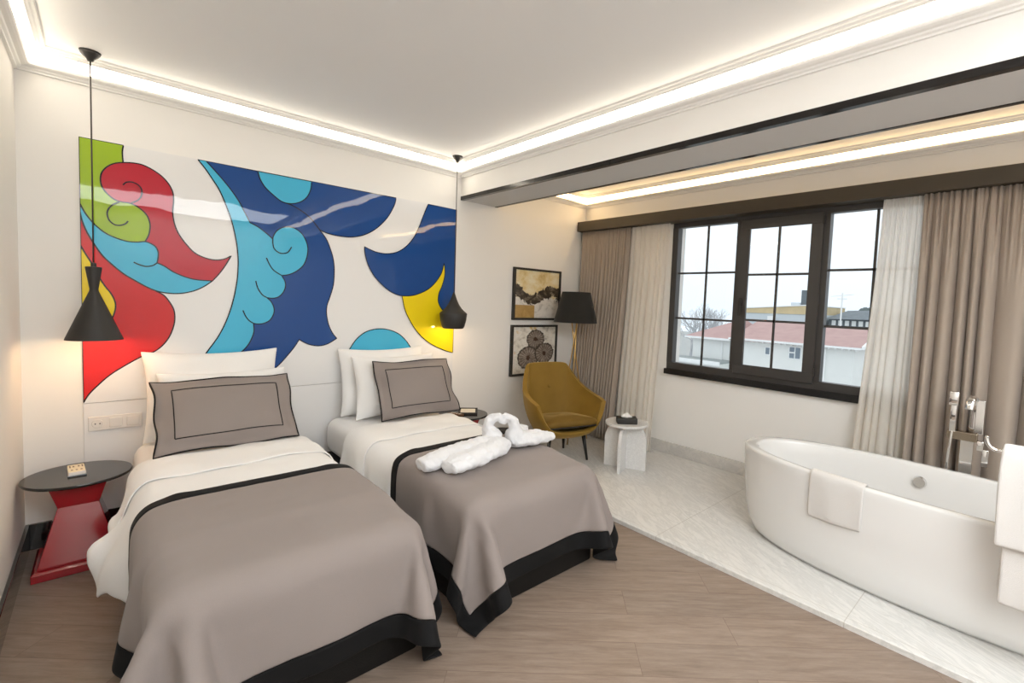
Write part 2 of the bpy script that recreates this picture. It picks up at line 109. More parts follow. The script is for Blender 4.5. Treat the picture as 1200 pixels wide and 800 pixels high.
    308,-2111,222,333,-2150,227,336,-2197,236,354,-2240,242,396,-2244,226,409,-2215,192,400,-2184,157,393,-2152,122,405,-2124,86,434,-2106,52,471,-2099,23,516,-2102,10,-534,-2184,10,-499,-2151,12,
    -464,-2122,26,-427,-2104,50,-389,-2107,78,-364,-2134,107,-366,-2172,136,-371,-2210,164,-366,-2247,192,-324,-2252,207,-297,-2214,200,-283,-2170,188,-257,-2131,180,-214,-2113,178,-168,-2102,178,-120,-2104,178,
    -72,-2104,178,-24,-2110,178,23,-2114,178,71,-2113,178,118,-2108,178,166,-2103,177,214,-2097,177,261,-2101,177,304,-2118,178,326,-2159,183,329,-2206,192,344,-2250,199,382,-2271,192,405,-2248,161,
    401,-2217,126,390,-2186,92,389,-2154,56,419,-2139,24,464,-2142,11,512,-2147,10,-503,-2216,10,-468,-2184,10,-434,-2150,10,-401,-2116,15,-368,-2125,42,-358,-2161,71,-364,-2199,100,-373,-2237,128,
    -357,-2271,155,-314,-2266,165,-288,-2227,158,-276,-2183,146,-253,-2143,137,-213,-2118,134,-167,-2106,132,-120,-2104,132,-72,-2105,132,-24,-2107,132,23,-2113,132,71,-2111,132,118,-2108,132,166,-2102,132,
    213,-2098,132,260,-2102,132,301,-2126,133,320,-2168,139,322,-2215,149,332,-2261,157,367,-2292,155,404,-2282,131,405,-2250,96,389,-2220,62,378,-2188,28,412,-2180,10,460,-2187,10,507,-2192,10,
  )),
  'duvet2': (24, 18, (
    -443,-561,134,-439,-562,207,-444,-561,279,-444,-560,351,-444,-560,423,-440,-560,496,-396,-560,551,-325,-560,566,-252,-560,566,-180,-560,566,-108,-560,566,-36,-560,566,36,-560,566,108,-560,566,
    180,-560,566,252,-560,566,325,-560,568,395,-559,551,440,-560,496,444,-560,424,446,-560,351,446,-560,279,448,-561,207,446,-562,134,-448,-629,134,-451,-629,207,-446,-629,279,-446,-628,351,
    -445,-628,423,-441,-628,496,-396,-628,552,-326,-628,565,-253,-628,564,-181,-628,564,-108,-628,565,-36,-628,568,36,-628,568,108,-628,566,181,-628,570,253,-628,567,325,-628,565,396,-628,552,
    440,-628,496,445,-628,424,445,-628,352,449,-629,279,444,-630,207,448,-630,135,-448,-697,135,-447,-697,207,-446,-697,279,-446,-697,351,-446,-696,424,-440,-696,496,-396,-696,552,-326,-696,565,
    -253,-696,564,-181,-696,564,-108,-696,564,-36,-696,568,36,-696,566,108,-696,564,180,-696,567,253,-696,566,325,-696,564,396,-696,552,440,-696,496,448,-696,424,446,-697,352,448,-697,280,
    450,-698,208,450,-698,136,-443,-765,135,-445,-765,207,-447,-764,279,-447,-764,352,-446,-764,424,-441,-764,496,-396,-764,552,-326,-764,566,-253,-764,564,-181,-765,564,-108,-765,564,-36,-765,566,
    36,-765,564,108,-765,564,180,-765,564,253,-765,566,325,-764,564,396,-764,552,440,-764,496,444,-765,424,447,-765,352,448,-765,280,448,-766,208,448,-766,136,-446,-833,136,-446,-833,207,
    -447,-833,279,-446,-833,352,-449,-833,424,-440,-833,496,-396,-833,552,-326,-833,566,-253,-833,564,-181,-833,564,-108,-833,564,-36,-833,564,36,-833,564,108,-833,564,180,-833,564,253,-833,566,
    325,-832,564,396,-833,552,440,-833,496,448,-833,424,445,-833,352,449,-834,280,449,-833,208,446,-834,136,-446,-901,136,-448,-902,208,-443,-901,280,-446,-901,352,-446,-901,424,-440,-901,496,
    -396,-901,552,-326,-901,565,-253,-901,565,-181,-901,567,-108,-901,564,-36,-901,564,36,-901,564,108,-901,564,180,-901,564,253,-901,564,325,-901,565,396,-901,552,440,-901,496,444,-901,424,
    448,-901,352,449,-902,280,447,-902,208,444,-902,136,-444,-970,136,-446,-970,208,-448,-970,279,-446,-970,352,-448,-970,424,-440,-969,496,-396,-969,552,-326,-969,564,-253,-970,566,-181,-969,565,
    -108,-970,564,-36,-969,564,36,-970,564,108,-969,564,180,-969,564,253,-969,565,325,-970,564,396,-970,552,440,-969,496,444,-969,424,449,-970,352,448,-970,280,450,-970,208,451,-970,136,
    -445,-1038,135,-444,-1038,207,-450,-1038,279,-448,-1038,352,-448,-1038,424,-440,-1038,496,-396,-1038,552,-326,-1038,565,-253,-1038,566,-181,-1038,565,-109,-1038,564,-36,-1038,564,36,-1038,564,108,-1038,564,
    180,-1037,564,253,-1038,566,325,-1038,564,396,-1038,552,440,-1038,496,448,-1038,424,444,-1038,352,448,-1038,280,448,-1038,208,446,-1038,136,-444,-1106,135,-448,-1106,207,-451,-1106,279,-446,-1106,352,
    -450,-1106,424,-440,-1106,496,-396,-1106,552,-326,-1106,566,-254,-1106,564,-181,-1106,564,-109,-1106,568,-36,-1106,566,36,-1106,566,108,-1106,568,180,-1106,568,253,-1106,564,325,-1106,564,396,-1106,552,
    440,-1106,496,444,-1106,424,445,-1106,352,448,-1106,280,444,-1106,208,446,-1106,136,-446,-1174,135,-450,-1174,207,-451,-1174,279,-446,-1174,352,-446,-1174,424,-440,-1174,496,-396,-1174,552,-326,-1174,565,
    -253,-1174,564,-181,-1174,564,-109,-1174,566,-36,-1174,565,36,-1174,564,108,-1174,569,180,-1174,568,253,-1174,565,325,-1174,564,396,-1174,552,440,-1174,496,444,-1174,424,450,-1174,352,445,-1174,280,
    450,-1174,208,451,-1174,136,-443,-1242,135,-451,-1242,207,-451,-1242,279,-445,-1242,352,-446,-1242,424,-440,-1242,496,-396,-1242,552,-326,-1242,565,-253,-1242,564,-181,-1242,564,-109,-1243,568,-36,-1242,564,
    36,-1242,564,108,-1242,568,180,-1242,564,253,-1242,567,325,-1242,567,396,-1242,552,440,-1242,496,444,-1242,424,449,-1242,352,448,-1242,280,448,-1242,208,444,-1242,136,-446,-1311,135,-444,-1310,207,
    -449,-1310,279,-445,-1310,352,-449,-1311,424,-441,-1310,496,-396,-1310,552,-326,-1311,565,-253,-1310,564,-181,-1311,564,-108,-1311,566,-36,-1310,564,36,-1311,564,108,-1310,565,180,-1310,565,253,-1311,566,
    325,-1311,566,396,-1311,552,440,-1311,496,448,-1311,424,445,-1311,352,448,-1310,280,444,-1310,208,448,-1310,136,-448,-1378,136,-443,-1378,208,-444,-1378,280,-446,-1379,352,-448,-1379,424,-440,-1379,496,
    -396,-1379,552,-326,-1379,565,-253,-1379,564,-181,-1379,564,-109,-1379,568,-36,-1379,564,36,-1379,564,108,-1379,564,180,-1379,564,252,-1379,567,325,-1379,564,396,-1379,552,440,-1379,496,447,-1379,424,
    446,-1379,352,449,-1378,280,443,-1378,208,446,-1378,136,-447,-1447,136,-442,-1447,208,-449,-1447,279,-448,-1447,352,-447,-1447,424,-440,-1447,496,-396,-1447,552,-326,-1447,564,-253,-1447,564,-181,-1447,564,
    -109,-1447,568,-36,-1447,567,36,-1447,564,108,-1447,564,180,-1448,564,252,-1448,564,325,-1448,565,396,-1447,552,440,-1447,496,447,-1447,424,446,-1447,352,444,-1447,280,444,-1446,208,448,-1446,136,
    -442,-1514,136,-446,-1515,208,-448,-1515,279,-448,-1515,352,-448,-1516,424,-440,-1516,496,-396,-1516,552,-326,-1516,566,-253,-1515,564,-181,-1515,564,-108,-1515,565,-36,-1516,568,36,-1515,564,108,-1516,564,
    181,-1515,564,252,-1516,564,325,-1516,565,396,-1516,552,440,-1516,496,447,-1516,424,448,-1515,352,448,-1515,280,446,-1515,208,446,-1514,136,-446,-1583,135,-440,-1583,207,-444,-1583,279,-449,-1583,352,
    -448,-1584,424,-440,-1584,496,-396,-1584,552,-326,-1584,565,-253,-1584,564,-181,-1584,564,-108,-1584,564,-36,-1584,568,36,-1584,564,108,-1584,564,181,-1584,564,253,-1584,564,325,-1584,565,396,-1584,552,
    440,-1584,496,448,-1584,424,448,-1584,352,447,-1583,280,445,-1583,208,440,-1582,136,-442,-1651,135,-447,-1650,207,-444,-1651,279,-449,-1652,351,-448,-1652,424,-440,-1652,496,-396,-1652,552,-325,-1652,565,
    -253,-1652,564,-181,-1652,564,-108,-1652,564,-36,-1652,569,36,-1652,569,108,-1652,564,181,-1652,565,253,-1652,564,325,-1652,565,396,-1652,552,440,-1652,496,449,-1652,424,446,-1652,352,448,-1651,279,
    442,-1651,207,445,-1650,135,-448,-1718,134,-449,-1719,206,-446,-1719,279,-444,-1720,351,-444,-1720,423,-440,-1721,496,-396,-1721,552,-325,-1720,566,-252,-1720,566,-180,-1720,566,-108,-1720,566,-36,-1720,566,
    36,-1720,566,108,-1720,566,180,-1720,566,252,-1720,566,325,-1720,565,396,-1720,552,440,-1720,496,446,-1720,424,449,-1720,352,446,-1720,279,446,-1719,207,448,-1718,135,
  )),
  'coverlet2': (36, 28, (
    -471,-1294,147,-469,-1293,195,-468,-1292,243,-470,-1292,290,-470,-1291,338,-468,-1290,386,-466,-1290,434,-462,-1289,482,-445,-1288,526,-414,-1288,562,-370,-1287,580,-324,-1288,594,-275,-1281,588,-227,-1280,588,
    -180,-1279,588,-132,-1278,588,-84,-1277,588,-36,-1276,588,11,-1275,588,59,-1274,588,106,-1273,588,154,-1272,588,202,-1271,588,250,-1270,588,298,-1269,588,347,-1272,588,392,-1271,574,431,-1270,546,
    456,-1268,506,463,-1267,459,468,-1266,411,468,-1265,363,470,-1264,316,469,-1263,268,470,-1262,220,472,-1260,172,-470,-1338,148,-469,-1338,196,-467,-1337,244,-468,-1336,291,-469,-1336,339,-468,-1335,387,
    -465,-1334,434,-461,-1334,482,-445,-1333,526,-414,-1332,563,-370,-1332,581,-322,-1331,584,-274,-1330,586,-227,-1328,584,-179,-1327,586,-132,-1326,592,-84,-1325,590,-36,-1325,591,12,-1324,590,60,-1323,590,
    108,-1322,590,155,-1321,589,203,-1320,590,251,-1318,589,299,-1317,590,347,-1317,586,393,-1316,573,432,-1314,545,457,-1313,505,464,-1312,458,466,-1311,410,469,-1310,362,468,-1309,314,470,-1308,266,
    468,-1306,219,469,-1305,171,-467,-1383,148,-468,-1383,196,-468,-1382,244,-467,-1381,292,-468,-1380,340,-466,-1380,388,-466,-1379,435,-460,-1378,482,-445,-1378,528,-414,-1377,564,-369,-1376,582,-321,-1376,583,
    -274,-1374,584,-226,-1373,585,-178,-1372,586,-130,-1371,587,-82,-1370,587,-35,-1370,585,13,-1368,585,61,-1368,585,108,-1366,586,156,-1366,585,204,-1365,586,252,-1364,586,300,-1362,586,348,-1362,585,
    394,-1360,573,433,-1360,545,457,-1358,504,466,-1357,456,466,-1356,409,470,-1355,361,469,-1354,313,467,-1352,266,468,-1351,218,470,-1350,170,-468,-1428,149,-466,-1427,197,-468,-1427,245,-469,-1426,292,
    -466,-1425,340,-467,-1425,388,-466,-1424,436,-462,-1424,484,-444,-1423,528,-412,-1422,563,-368,-1422,581,-320,-1420,586,-272,-1419,584,-225,-1418,584,-177,-1417,586,-130,-1416,586,-82,-1415,585,-34,-1414,584,
    14,-1414,584,62,-1413,585,110,-1412,586,157,-1410,587,205,-1410,586,253,-1408,585,301,-1408,584,348,-1407,584,395,-1406,572,433,-1404,544,457,-1403,503,464,-1402,456,468,-1400,408,470,-1400,360,
    470,-1398,312,470,-1397,264,470,-1396,217,470,-1395,169,-466,-1473,150,-468,-1472,198,-468,-1472,246,-468,-1471,293,-468,-1470,341,-468,-1470,389,-464,-1469,436,-461,-1468,484,-444,-1468,529,-412,-1467,564,
    -367,-1466,580,-320,-1466,584,-272,-1464,587,-224,-1464,586,-176,-1462,587,-128,-1461,585,-81,-1460,586,-33,-1460,584,15,-1458,585,63,-1458,585,110,-1457,586,158,-1456,585,206,-1455,585,254,-1454,586,
    302,-1453,584,350,-1452,583,396,-1450,572,434,-1449,544,458,-1448,502,464,-1447,454,469,-1446,407,471,-1444,359,469,-1443,311,467,-1442,264,468,-1441,216,470,-1440,168,-468,-1518,151,-466,-1517,198,
    -467,-1516,246,-468,-1516,294,-467,-1515,342,-466,-1514,390,-465,-1514,437,-460,-1513,485,-444,-1513,530,-411,-1512,564,-366,-1511,581,-319,-1510,585,-271,-1510,585,-223,-1508,586,-175,-1508,587,-128,-1506,584,
    -80,-1506,584,-32,-1504,586,16,-1504,586,64,-1503,585,112,-1502,586,159,-1501,586,207,-1500,586,255,-1499,585,303,-1498,585,351,-1496,584,397,-1496,572,434,-1494,542,458,-1493,501,465,-1492,454,
    467,-1490,406,467,-1489,358,466,-1488,310,467,-1487,262,468,-1486,215,468,-1484,167,-472,-1562,152,-467,-1562,199,-464,-1561,247,-466,-1560,294,-468,-1560,342,-468,-1559,390,-464,-1558,438,-462,-1558,486,
    -444,-1558,530,-411,-1557,565,-366,-1556,582,-318,-1556,584,-270,-1554,585,-222,-1554,584,-174,-1552,586,-127,-1552,584,-79,-1550,584,-31,-1550,586,17,-1549,585,64,-1548,584,112,-1547,586,160,-1546,586,
    208,-1545,586,256,-1544,586,304,-1543,585,352,-1542,583,398,-1540,572,436,-1539,542,458,-1538,500,466,-1536,452,466,-1535,404,465,-1534,357,466,-1533,309,467,-1532,261,468,-1531,214,472,-1529,166,
    -485,-1605,153,-478,-1606,200,-474,-1605,248,-467,-1606,295,-464,-1604,343,-466,-1604,391,-466,-1603,438,-461,-1602,486,-444,-1602,531,-410,-1602,565,-365,-1602,581,-317,-1600,584,-269,-1600,585,-222,-1599,584,
    -174,-1598,584,-126,-1597,586,-78,-1596,585,-30,-1595,586,18,-1594,585,66,-1593,585,114,-1592,586,161,-1591,585,209,-1590,585,257,-1589,585,305,-1588,584,352,-1587,582,399,-1586,571,436,-1584,541,
    458,-1582,499,464,-1581,451,465,-1580,404,468,-1578,356,469,-1578,308,471,-1576,260,478,-1574,213,482,-1573,166,-508,-1643,156,-502,-1643,204,-492,-1646,250,-486,-1646,298,-478,-1647,344,-472,-1647,392,
    -465,-1648,439,-461,-1648,486,-443,-1647,531,-410,-1647,565,-364,-1646,582,-316,-1646,585,-268,-1645,586,-221,-1644,586,-173,-1643,585,-125,-1642,585,-77,-1641,586,-29,-1640,586,18,-1639,588,67,-1638,587,
    114,-1637,586,162,-1636,585,210,-1635,585,258,-1634,585,306,-1633,586,354,-1632,583,400,-1630,570,437,-1629,540,460,-1627,498,465,-1626,450,470,-1624,403,473,-1623,355,481,-1620,308,488,-1618,261,
    496,-1615,214,501,-1614,166,-530,-1682,158,-522,-1684,206,-512,-1686,252,-502,-1687,299,-496,-1688,347,-487,-1690,394,-476,-1691,440,-463,-1692,487,-443,-1692,530,-410,-1692,566,-364,-1692,581,-316,-1691,584,
    -268,-1690,587,-220,-1689,586,-172,-1688,586,-124,-1687,586,-76,-1686,586,-28,-1685,588,20,-1684,586,68,-1683,586,115,-1682,585,163,-1681,586,211,-1680,584,259,-1679,584,307,-1678,584,355,-1677,584,
    402,-1675,570,438,-1674,538,459,-1672,495,475,-1670,450,482,-1667,403,492,-1664,356,500,-1661,309,506,-1658,262,516,-1655,215,525,-1652,168,-529,-1726,157,-519,-1728,204,-507,-1728,250,-496,-1729,296,
    -486,-1731,343,-474,-1731,390,-463,-1732,436,-454,-1735,483,-441,-1737,529,-408,-1737,563,-362,-1736,578,-315,-1736,582,-267,-1735,582,-219,-1734,582,-171,-1733,583,-123,-1732,582,-75,-1730,582,-28,-1730,583,
    20,-1729,583,68,-1728,583,116,-1727,583,164,-1726,584,212,-1725,584,260,-1724,584,308,-1723,583,356,-1722,582,403,-1721,570,440,-1718,537,460,-1717,493,472,-1714,446,481,-1710,400,490,-1707,353,
    502,-1704,306,510,-1701,259,521,-1698,213,529,-1694,166,-506,-1764,151,-494,-1764,197,-483,-1765,243,-470,-1765,289,-462,-1768,336,-453,-1769,383,-444,-1772,430,-444,-1775,477,-431,-1780,523,-407,-1782,562,
    -361,-1781,572,-314,-1780,575,-266,-1779,574,-218,-1778,574,-170,-1777,575,-122,-1776,574,-74,-1775,574,-26,-1774,574,22,-1773,575,69,-1772,574,117,-1771,576,165,-1770,575,213,-1770,576,261,-1768,576,
    308,-1768,576,356,-1767,575,402,-1765,564,437,-1763,532,442,-1756,486,447,-1750,438,454,-1745,391,464,-1742,344,476,-1741,298,487,-1739,252,497,-1735,205,509,-1734,159,-479,-1800,144,-470,-1802,190,
    -462,-1804,237,-453,-1806,284,-445,-1808,331,-447,-1812,378,-448,-1816,426,-448,-1820,474,-434,-1824,519,-406,-1826,557,-360,-1826,572,-312,-1825,569,-265,-1824,568,-217,-1823,568,-169,-1822,570,-121,-1820,568,
    -74,-1820,569,-26,-1818,569,22,-1818,569,70,-1816,569,118,-1816,568,166,-1815,570,214,-1814,571,262,-1814,571,309,-1813,573,357,-1812,570,402,-1810,560,433,-1806,524,448,-1800,479,444,-1794,432,
    444,-1788,385,447,-1782,338,453,-1777,290,458,-1772,243,468,-1769,197,480,-1767,150,-460,-1840,138,-453,-1843,185,-447,-1846,232,-444,-1850,280,-446,-1853,327,-445,-1857,375,-450,-1860,422,-448,-1864,470,
    -434,-1868,515,-403,-1871,552,-359,-1871,568,-312,-1870,566,-264,-1869,566,-216,-1868,565,-168,-1866,566,-120,-1865,565,-72,-1864,566,-25,-1863,564,23,-1862,566,71,-1862,566,119,-1860,565,167,-1860,564,
    215,-1859,567,262,-1858,566,310,-1858,569,358,-1857,568,402,-1854,554,430,-1850,517,446,-1844,473,450,-1838,426,448,-1832,379,446,-1826,332,442,-1820,284,444,-1814,237,450,-1809,190,456,-1804,143,
    -448,-1883,134,-444,-1887,181,-446,-1890,229,-442,-1894,276,-444,-1898,324,-447,-1901,372,-449,-1905,419,-445,-1908,466,-434,-1912,513,-402,-1915,548,-359,-1916,566,-311,-1916,565,-263,-1914,564,-216,-1913,564,
    -168,-1912,564,-120,-1910,564,-72,-1909,564,-24,-1908,564,24,-1907,566,72,-1906,564,120,-1906,564,168,-1905,564,216,-1904,564,264,-1904,565,311,-1903,564,359,-1902,566,404,-1899,551,431,-1894,512,
    446,-1888,468,448,-1882,420,446,-1876,373,444,-1871,326,442,-1864,279,440,-1858,231,442,-1853,184,446,-1847,136,-447,-1928,130,-444,-1932,178,-442,-1935,225,-442,-1939,273,-444,-1942,320,-446,-1946,368,
    -447,-1950,416,-444,-1953,464,-434,-1956,510,-402,-1960,545,-358,-1962,563,-311,-1960,564,-263,-1959,564,-215,-1958,564,-167,-1956,564,-119,-1955,564,-71,-1954,564,-23,-1953,564,25,-1952,565,73,-1951,564,
    121,-1950,564,169,-1950,564,217,-1949,564,265,-1948,564,312,-1948,564,360,-1947,563,404,-1944,545,435,-1938,509,444,-1933,462,446,-1927,415,448,-1921,368,448,-1915,320,444,-1909,273,439,-1903,226,
    438,-1897,178,438,-1891,131,-463,-1969,128,-457,-1974,175,-454,-1978,222,-448,-1983,270,-446,-1987,317,-444,-1991,365,-444,-1994,413,-444,-1998,460,-435,-2001,507,-404,-2005,543,-359,-2008,563,-310,-2006,564,
    -262,-2004,564,-214,-2002,564,-166,-2001,564,-118,-2000,564,-70,-1999,564,-22,-1998,564,26,-1997,564,74,-1996,564,122,-1996,564,170,-1994,564,218,-1994,564,266,-1994,564,314,-1993,564,363,-1992,561,
    408,-1988,542,436,-1983,504,445,-1977,457,445,-1971,410,446,-1966,362,446,-1960,314,441,-1954,268,440,-1948,220,441,-1941,173,438,-1936,125,-498,-1996,129,-492,-2002,176,-487,-2007,223,-481,-2013,270,
    -476,-2017,318,-471,-2020,365,-466,-2027,412,-460,-2032,459,-436,-2042,497,-404,-2050,532,-358,-2052,550,-309,-2050,555,-261,-2048,554,-213,-2046,555,-165,-2045,556,-117,-2044,556,-69,-2044,556,-21,-2042,557,
    27,-2042,558,75,-2041,558,123,-2040,558,170,-2039,558,218,-2038,558,267,-2038,558,315,-2039,560,364,-2038,556,408,-2032,534,434,-2027,498,442,-2021,451,443,-2016,404,444,-2010,357,444,-2004,309,
    445,-1998,262,447,-1991,214,450,-1984,167,454,-1977,120,-542,-2005,133,-536,-2011,180,-530,-2018,227,-525,-2022,274,-519,-2030,321,-509,-2043,366,-490,-2059,407,-459,-2068,442,-424,-2062,472,-393,-2082,503,
    -352,-2087,520,-306,-2086,526,-259,-2084,527,-211,-2082,527,-164,-2081,528,-116,-2080,529,-68,-2080,530,-20,-2079,530,28,-2078,532,76,-2078,532,123,-2077,533,171,-2077,534,219,-2076,534,266,-2076,534,
    314,-2077,534,362,-2077,531,405,-2072,514,443,-2065,486,468,-2053,449,471,-2044,402,473,-2039,354,476,-2032,307,478,-2026,260,481,-2019,212,483,-2014,165,486,-2008,118,-586,-2014,138,-579,-2022,184,
    -571,-2034,230,-556,-2051,272,-535,-2068,311,-502,-2078,345,-467,-2077,376,-432,-2068,407,-403,-2085,440,-389,-2114,474,-350,-2107,485,-305,-2104,485,-257,-2103,486,-210,-2100,487,-162,-2102,488,-114,-2101,489,
    -67,-2100,490,-19,-2101,491,28,-2100,492,76,-2100,493,124,-2100,494,171,-2099,495,219,-2100,496,266,-2098,496,313,-2098,498,358,-2106,496,398,-2096,479,424,-2068,450,460,-2083,424,495,-2076,393,
    513,-2057,353,520,-2042,308,523,-2033,261,525,-2028,214,528,-2021,166,530,-2016,119,-620,-2041,136,-602,-2058,178,-578,-2075,215,-546,-2084,248,-510,-2088,280,-474,-2081,311,-438,-2074,342,-406,-2083,374,
    -392,-2112,408,-380,-2142,440,-347,-2117,441,-304,-2107,440,-256,-2105,441,-209,-2107,442,-161,-2106,443,-114,-2104,444,-66,-2106,445,-18,-2105,446,30,-2107,447,77,-2107,448,124,-2106,449,172,-2106,450,
    220,-2106,451,267,-2106,452,315,-2104,454,351,-2132,459,390,-2120,443,402,-2085,414,436,-2076,386,474,-2090,359,511,-2092,330,543,-2078,298,558,-2058,258,568,-2041,214,572,-2030,168,574,-2024,120,
    -623,-2081,120,-589,-2089,152,-553,-2092,184,-517,-2090,215,-482,-2082,246,-446,-2076,277,-411,-2082,309,-391,-2110,342,-396,-2143,376,-368,-2164,402,-339,-2129,398,-303,-2104,396,-256,-2104,396,-208,-2105,398,
    -160,-2108,398,-113,-2107,399,-65,-2107,400,-18,-2107,401,30,-2106,402,78,-2107,403,126,-2106,404,173,-2104,405,221,-2105,406,268,-2104,408,316,-2109,410,344,-2147,418,385,-2146,406,389,-2108,378,
    411,-2079,349,449,-2084,322,486,-2094,294,524,-2102,267,562,-2096,238,590,-2078,204,605,-2058,163,615,-2042,120,-596,-2091,87,-560,-2090,118,-525,-2084,150,-489,-2080,181,-452,-2080,212,-418,-2085,244,
    -392,-2107,276,-392,-2141,310,-394,-2174,343,-355,-2180,362,-332,-2140,356,-302,-2105,351,-255,-2106,352,-207,-2107,352,-160,-2106,354,-112,-2107,354,-64,-2108,356,-16,-2106,356,31,-2106,358,79,-2106,358,
    126,-2105,360,174,-2105,360,222,-2106,362,270,-2104,363,314,-2120,366,337,-2160,375,379,-2170,369,390,-2134,342,390,-2097,314,424,-2080,285,462,-2086,258,500,-2100,230,537,-2109,203,576,-2108,174,
    610,-2096,144,638,-2078,110,-569,-2075,55,-533,-2074,86,-496,-2074,116,-460,-2078,147,-425,-2086,178,-396,-2106,210,-389,-2138,244,-398,-2171,278,-386,-2204,310,-345,-2192,320,-328,-2148,312,-300,-2111,306,
    -254,-2106,307,-206,-2104,308,-158,-2107,308,-111,-2106,310,-63,-2106,310,-16,-2105,312,32,-2105,312,80,-2106,314,128,-2104,314,175,-2107,316,223,-2104,317,271,-2106,318,311,-2130,322,332,-2172,332,
    370,-2192,331,390,-2161,306,382,-2123,278,400,-2091,249,437,-2084,221,475,-2093,193,512,-2105,166,550,-2114,138,589,-2117,111,626,-2110,82,-541,-2067,21,-504,-2072,52,-468,-2080,82,-434,-2091,113,
    -405,-2110,145,-385,-2136,179,-391,-2170,212,-399,-2203,246,-374,-2227,274,-337,-2203,277,-322,-2159,268,-298,-2118,262,-253,-2105,262,-205,-2102,263,-158,-2102,264,-110,-2104,265,-62,-2104,266,-14,-2104,267,
    33,-2105,268,81,-2105,269,128,-2106,270,176,-2106,271,224,-2104,272,271,-2112,274,306,-2143,280,326,-2185,290,361,-2213,292,390,-2187,270,383,-2149,242,383,-2112,213,411,-2089,184,450,-2086,156,
    488,-2096,129,526,-2104,102,564,-2115,74,603,-2121,47,-531,-2108,10,-486,-2100,23,-446,-2102,49,-411,-2112,80,-387,-2136,114,-384,-2168,148,-398,-2200,180,-398,-2234,213,-361,-2247,236,-330,-2214,234,
    -316,-2168,225,-295,-2127,218,-252,-2108,217,-204,-2104,218,-157,-2102,219,-109,-2104,220,-61,-2104,221,-14,-2107,222,34,-2105,223,82,-2105,224,130,-2103,225,177,-2103,226,225,-2107,227,270,-2120,230,
    302,-2154,236,320,-2198,247,351,-2230,251,388,-2213,233,384,-2175,205,374,-2138,178,391,-2106,148,424,-2089,120,462,-2093,92,500,-2103,65,538,-2112,38,574,-2134,15,-522,-2152,10,-475,-2141,10,
    -430,-2132,22,-391,-2137,48,-380,-2167,82,-384,-2200,116,-399,-2232,148,-390,-2263,180,-348,-2264,196,-324,-2224,191,-310,-2179,182,-291,-2136,174,-251,-2111,172,-204,-2105,173,-156,-2104,174,-108,-2105,175,
    -60,-2106,176,-13,-2104,177,35,-2105,178,83,-2104,179,130,-2104,180,178,-2105,181,225,-2113,183,270,-2129,186,297,-2167,194,312,-2211,205,342,-2247,210,384,-2238,196,387,-2201,169,374,-2164,142,
    374,-2126,113,399,-2099,84,436,-2096,56,474,-2108,30,510,-2135,14,545,-2166,10,-512,-2195,10,-466,-2185,10,-419,-2174,10,-374,-2165,18,-373,-2198,51,-388,-2230,83,-399,-2263,116,-378,-2289,145,
    -337,-2277,155,-318,-2234,148,-304,-2189,139,-286,-2146,131,-249,-2118,128,-202,-2108,128,-155,-2104,129,-107,-2105,130,-60,-2102,131,-12,-2105,132,36,-2104,133,84,-2105,134,132,-2103,135,179,-2108,136,
    226,-2116,138,266,-2141,142,293,-2179,150,306,-2224,162,333,-2262,169,378,-2263,159,389,-2227,132,374,-2190,106,366,-2152,78,378,-2116,49,410,-2104,20,445,-2134,10,479,-2168,10,514,-2200,10,
  )),
}

# ------------------------------------------------------------------ materials
def nt(name):
    m = bpy.data.materials.new(name); m.use_nodes = True
    n = m.node_tree; b = n.nodes['Principled BSDF']
    return m, n, b
def setp(b, **k):
    names = dict(color='Base Color', rough='Roughness', metal='Metallic', spec='Specular IOR Level', coat='Coat Weight',
                 coatr='Coat Roughness', sheen='Sheen Weight', sheenr='Sheen Roughness', trans='Transmission Weight',
                 emis='Emission Strength', ecol='Emission Color', ior='IOR', sss='Subsurface Weight')
    for a, v in k.items():
        i = b.inputs[names[a]]
        i.default_value = (*v, 1) if isinstance(v, tuple) and len(v) == 3 else v
def node(n, t, **k):
    x = n.nodes.new(t)
    for a, v in k.items(): setattr(x, a, v)
    return x
def mix(n, fac, a, b, blend='MIX'):
    x = node(n, 'ShaderNodeMix', data_type='RGBA', blend_type=blend)
    for i, v in ((0, fac), (6, a), (7, b)):
        if isinstance(v, (int, float)): x.inputs[i].default_value = v
        elif isinstance(v, tuple): x.inputs[i].default_value = (*v, 1)
        else: n.links.new(v, x.inputs[i])
    return x.outputs[2]
def math_(n, op, a, b=None, c=None):
    x = node(n, 'ShaderNodeMath', operation=op)
    for i, v in enumerate((a, b, c)):
        if v is None: continue
        if isinstance(v, (int, float)): x.inputs[i].default_value = v
        else: n.links.new(v, x.inputs[i])
    return x.outputs[0]
def ramp(n, fac, stops):
    x = node(n, 'ShaderNodeValToRGB'); cr = x.color_ramp
    while len(cr.elements) < len(stops): cr.elements.new(0.5)
    for e, (p, c) in zip(cr.elements, stops): e.position = p; e.color = (*c, 1) if len(c) == 3 else c
    n.links.new(fac, x.inputs[0]); return x.outputs[0]
def coords(n, kind='Object', scale=(1, 1, 1), rot=(0, 0, 0), loc=(0, 0, 0)):
    tc = node(n, 'ShaderNodeTexCoord'); mp = node(n, 'ShaderNodeMapping')
    mp.inputs['Scale'].default_value = scale; mp.inputs['Rotation'].default_value = rot; mp.inputs['Location'].default_value = loc
    n.links.new(tc.outputs[kind], mp.inputs[0]); return mp.outputs[0]
def noise(n, vec, scale=5, detail=4, rough=.5, dist=0):
    x = node(n, 'ShaderNodeTexNoise'); x.inputs['Scale'].default_value = scale; x.inputs['Detail'].default_value = detail
    x.inputs['Roughness'].default_value = rough; x.inputs['Distortion'].default_value = dist
    n.links.new(vec, x.inputs['Vector']); return x.outputs['Fac']
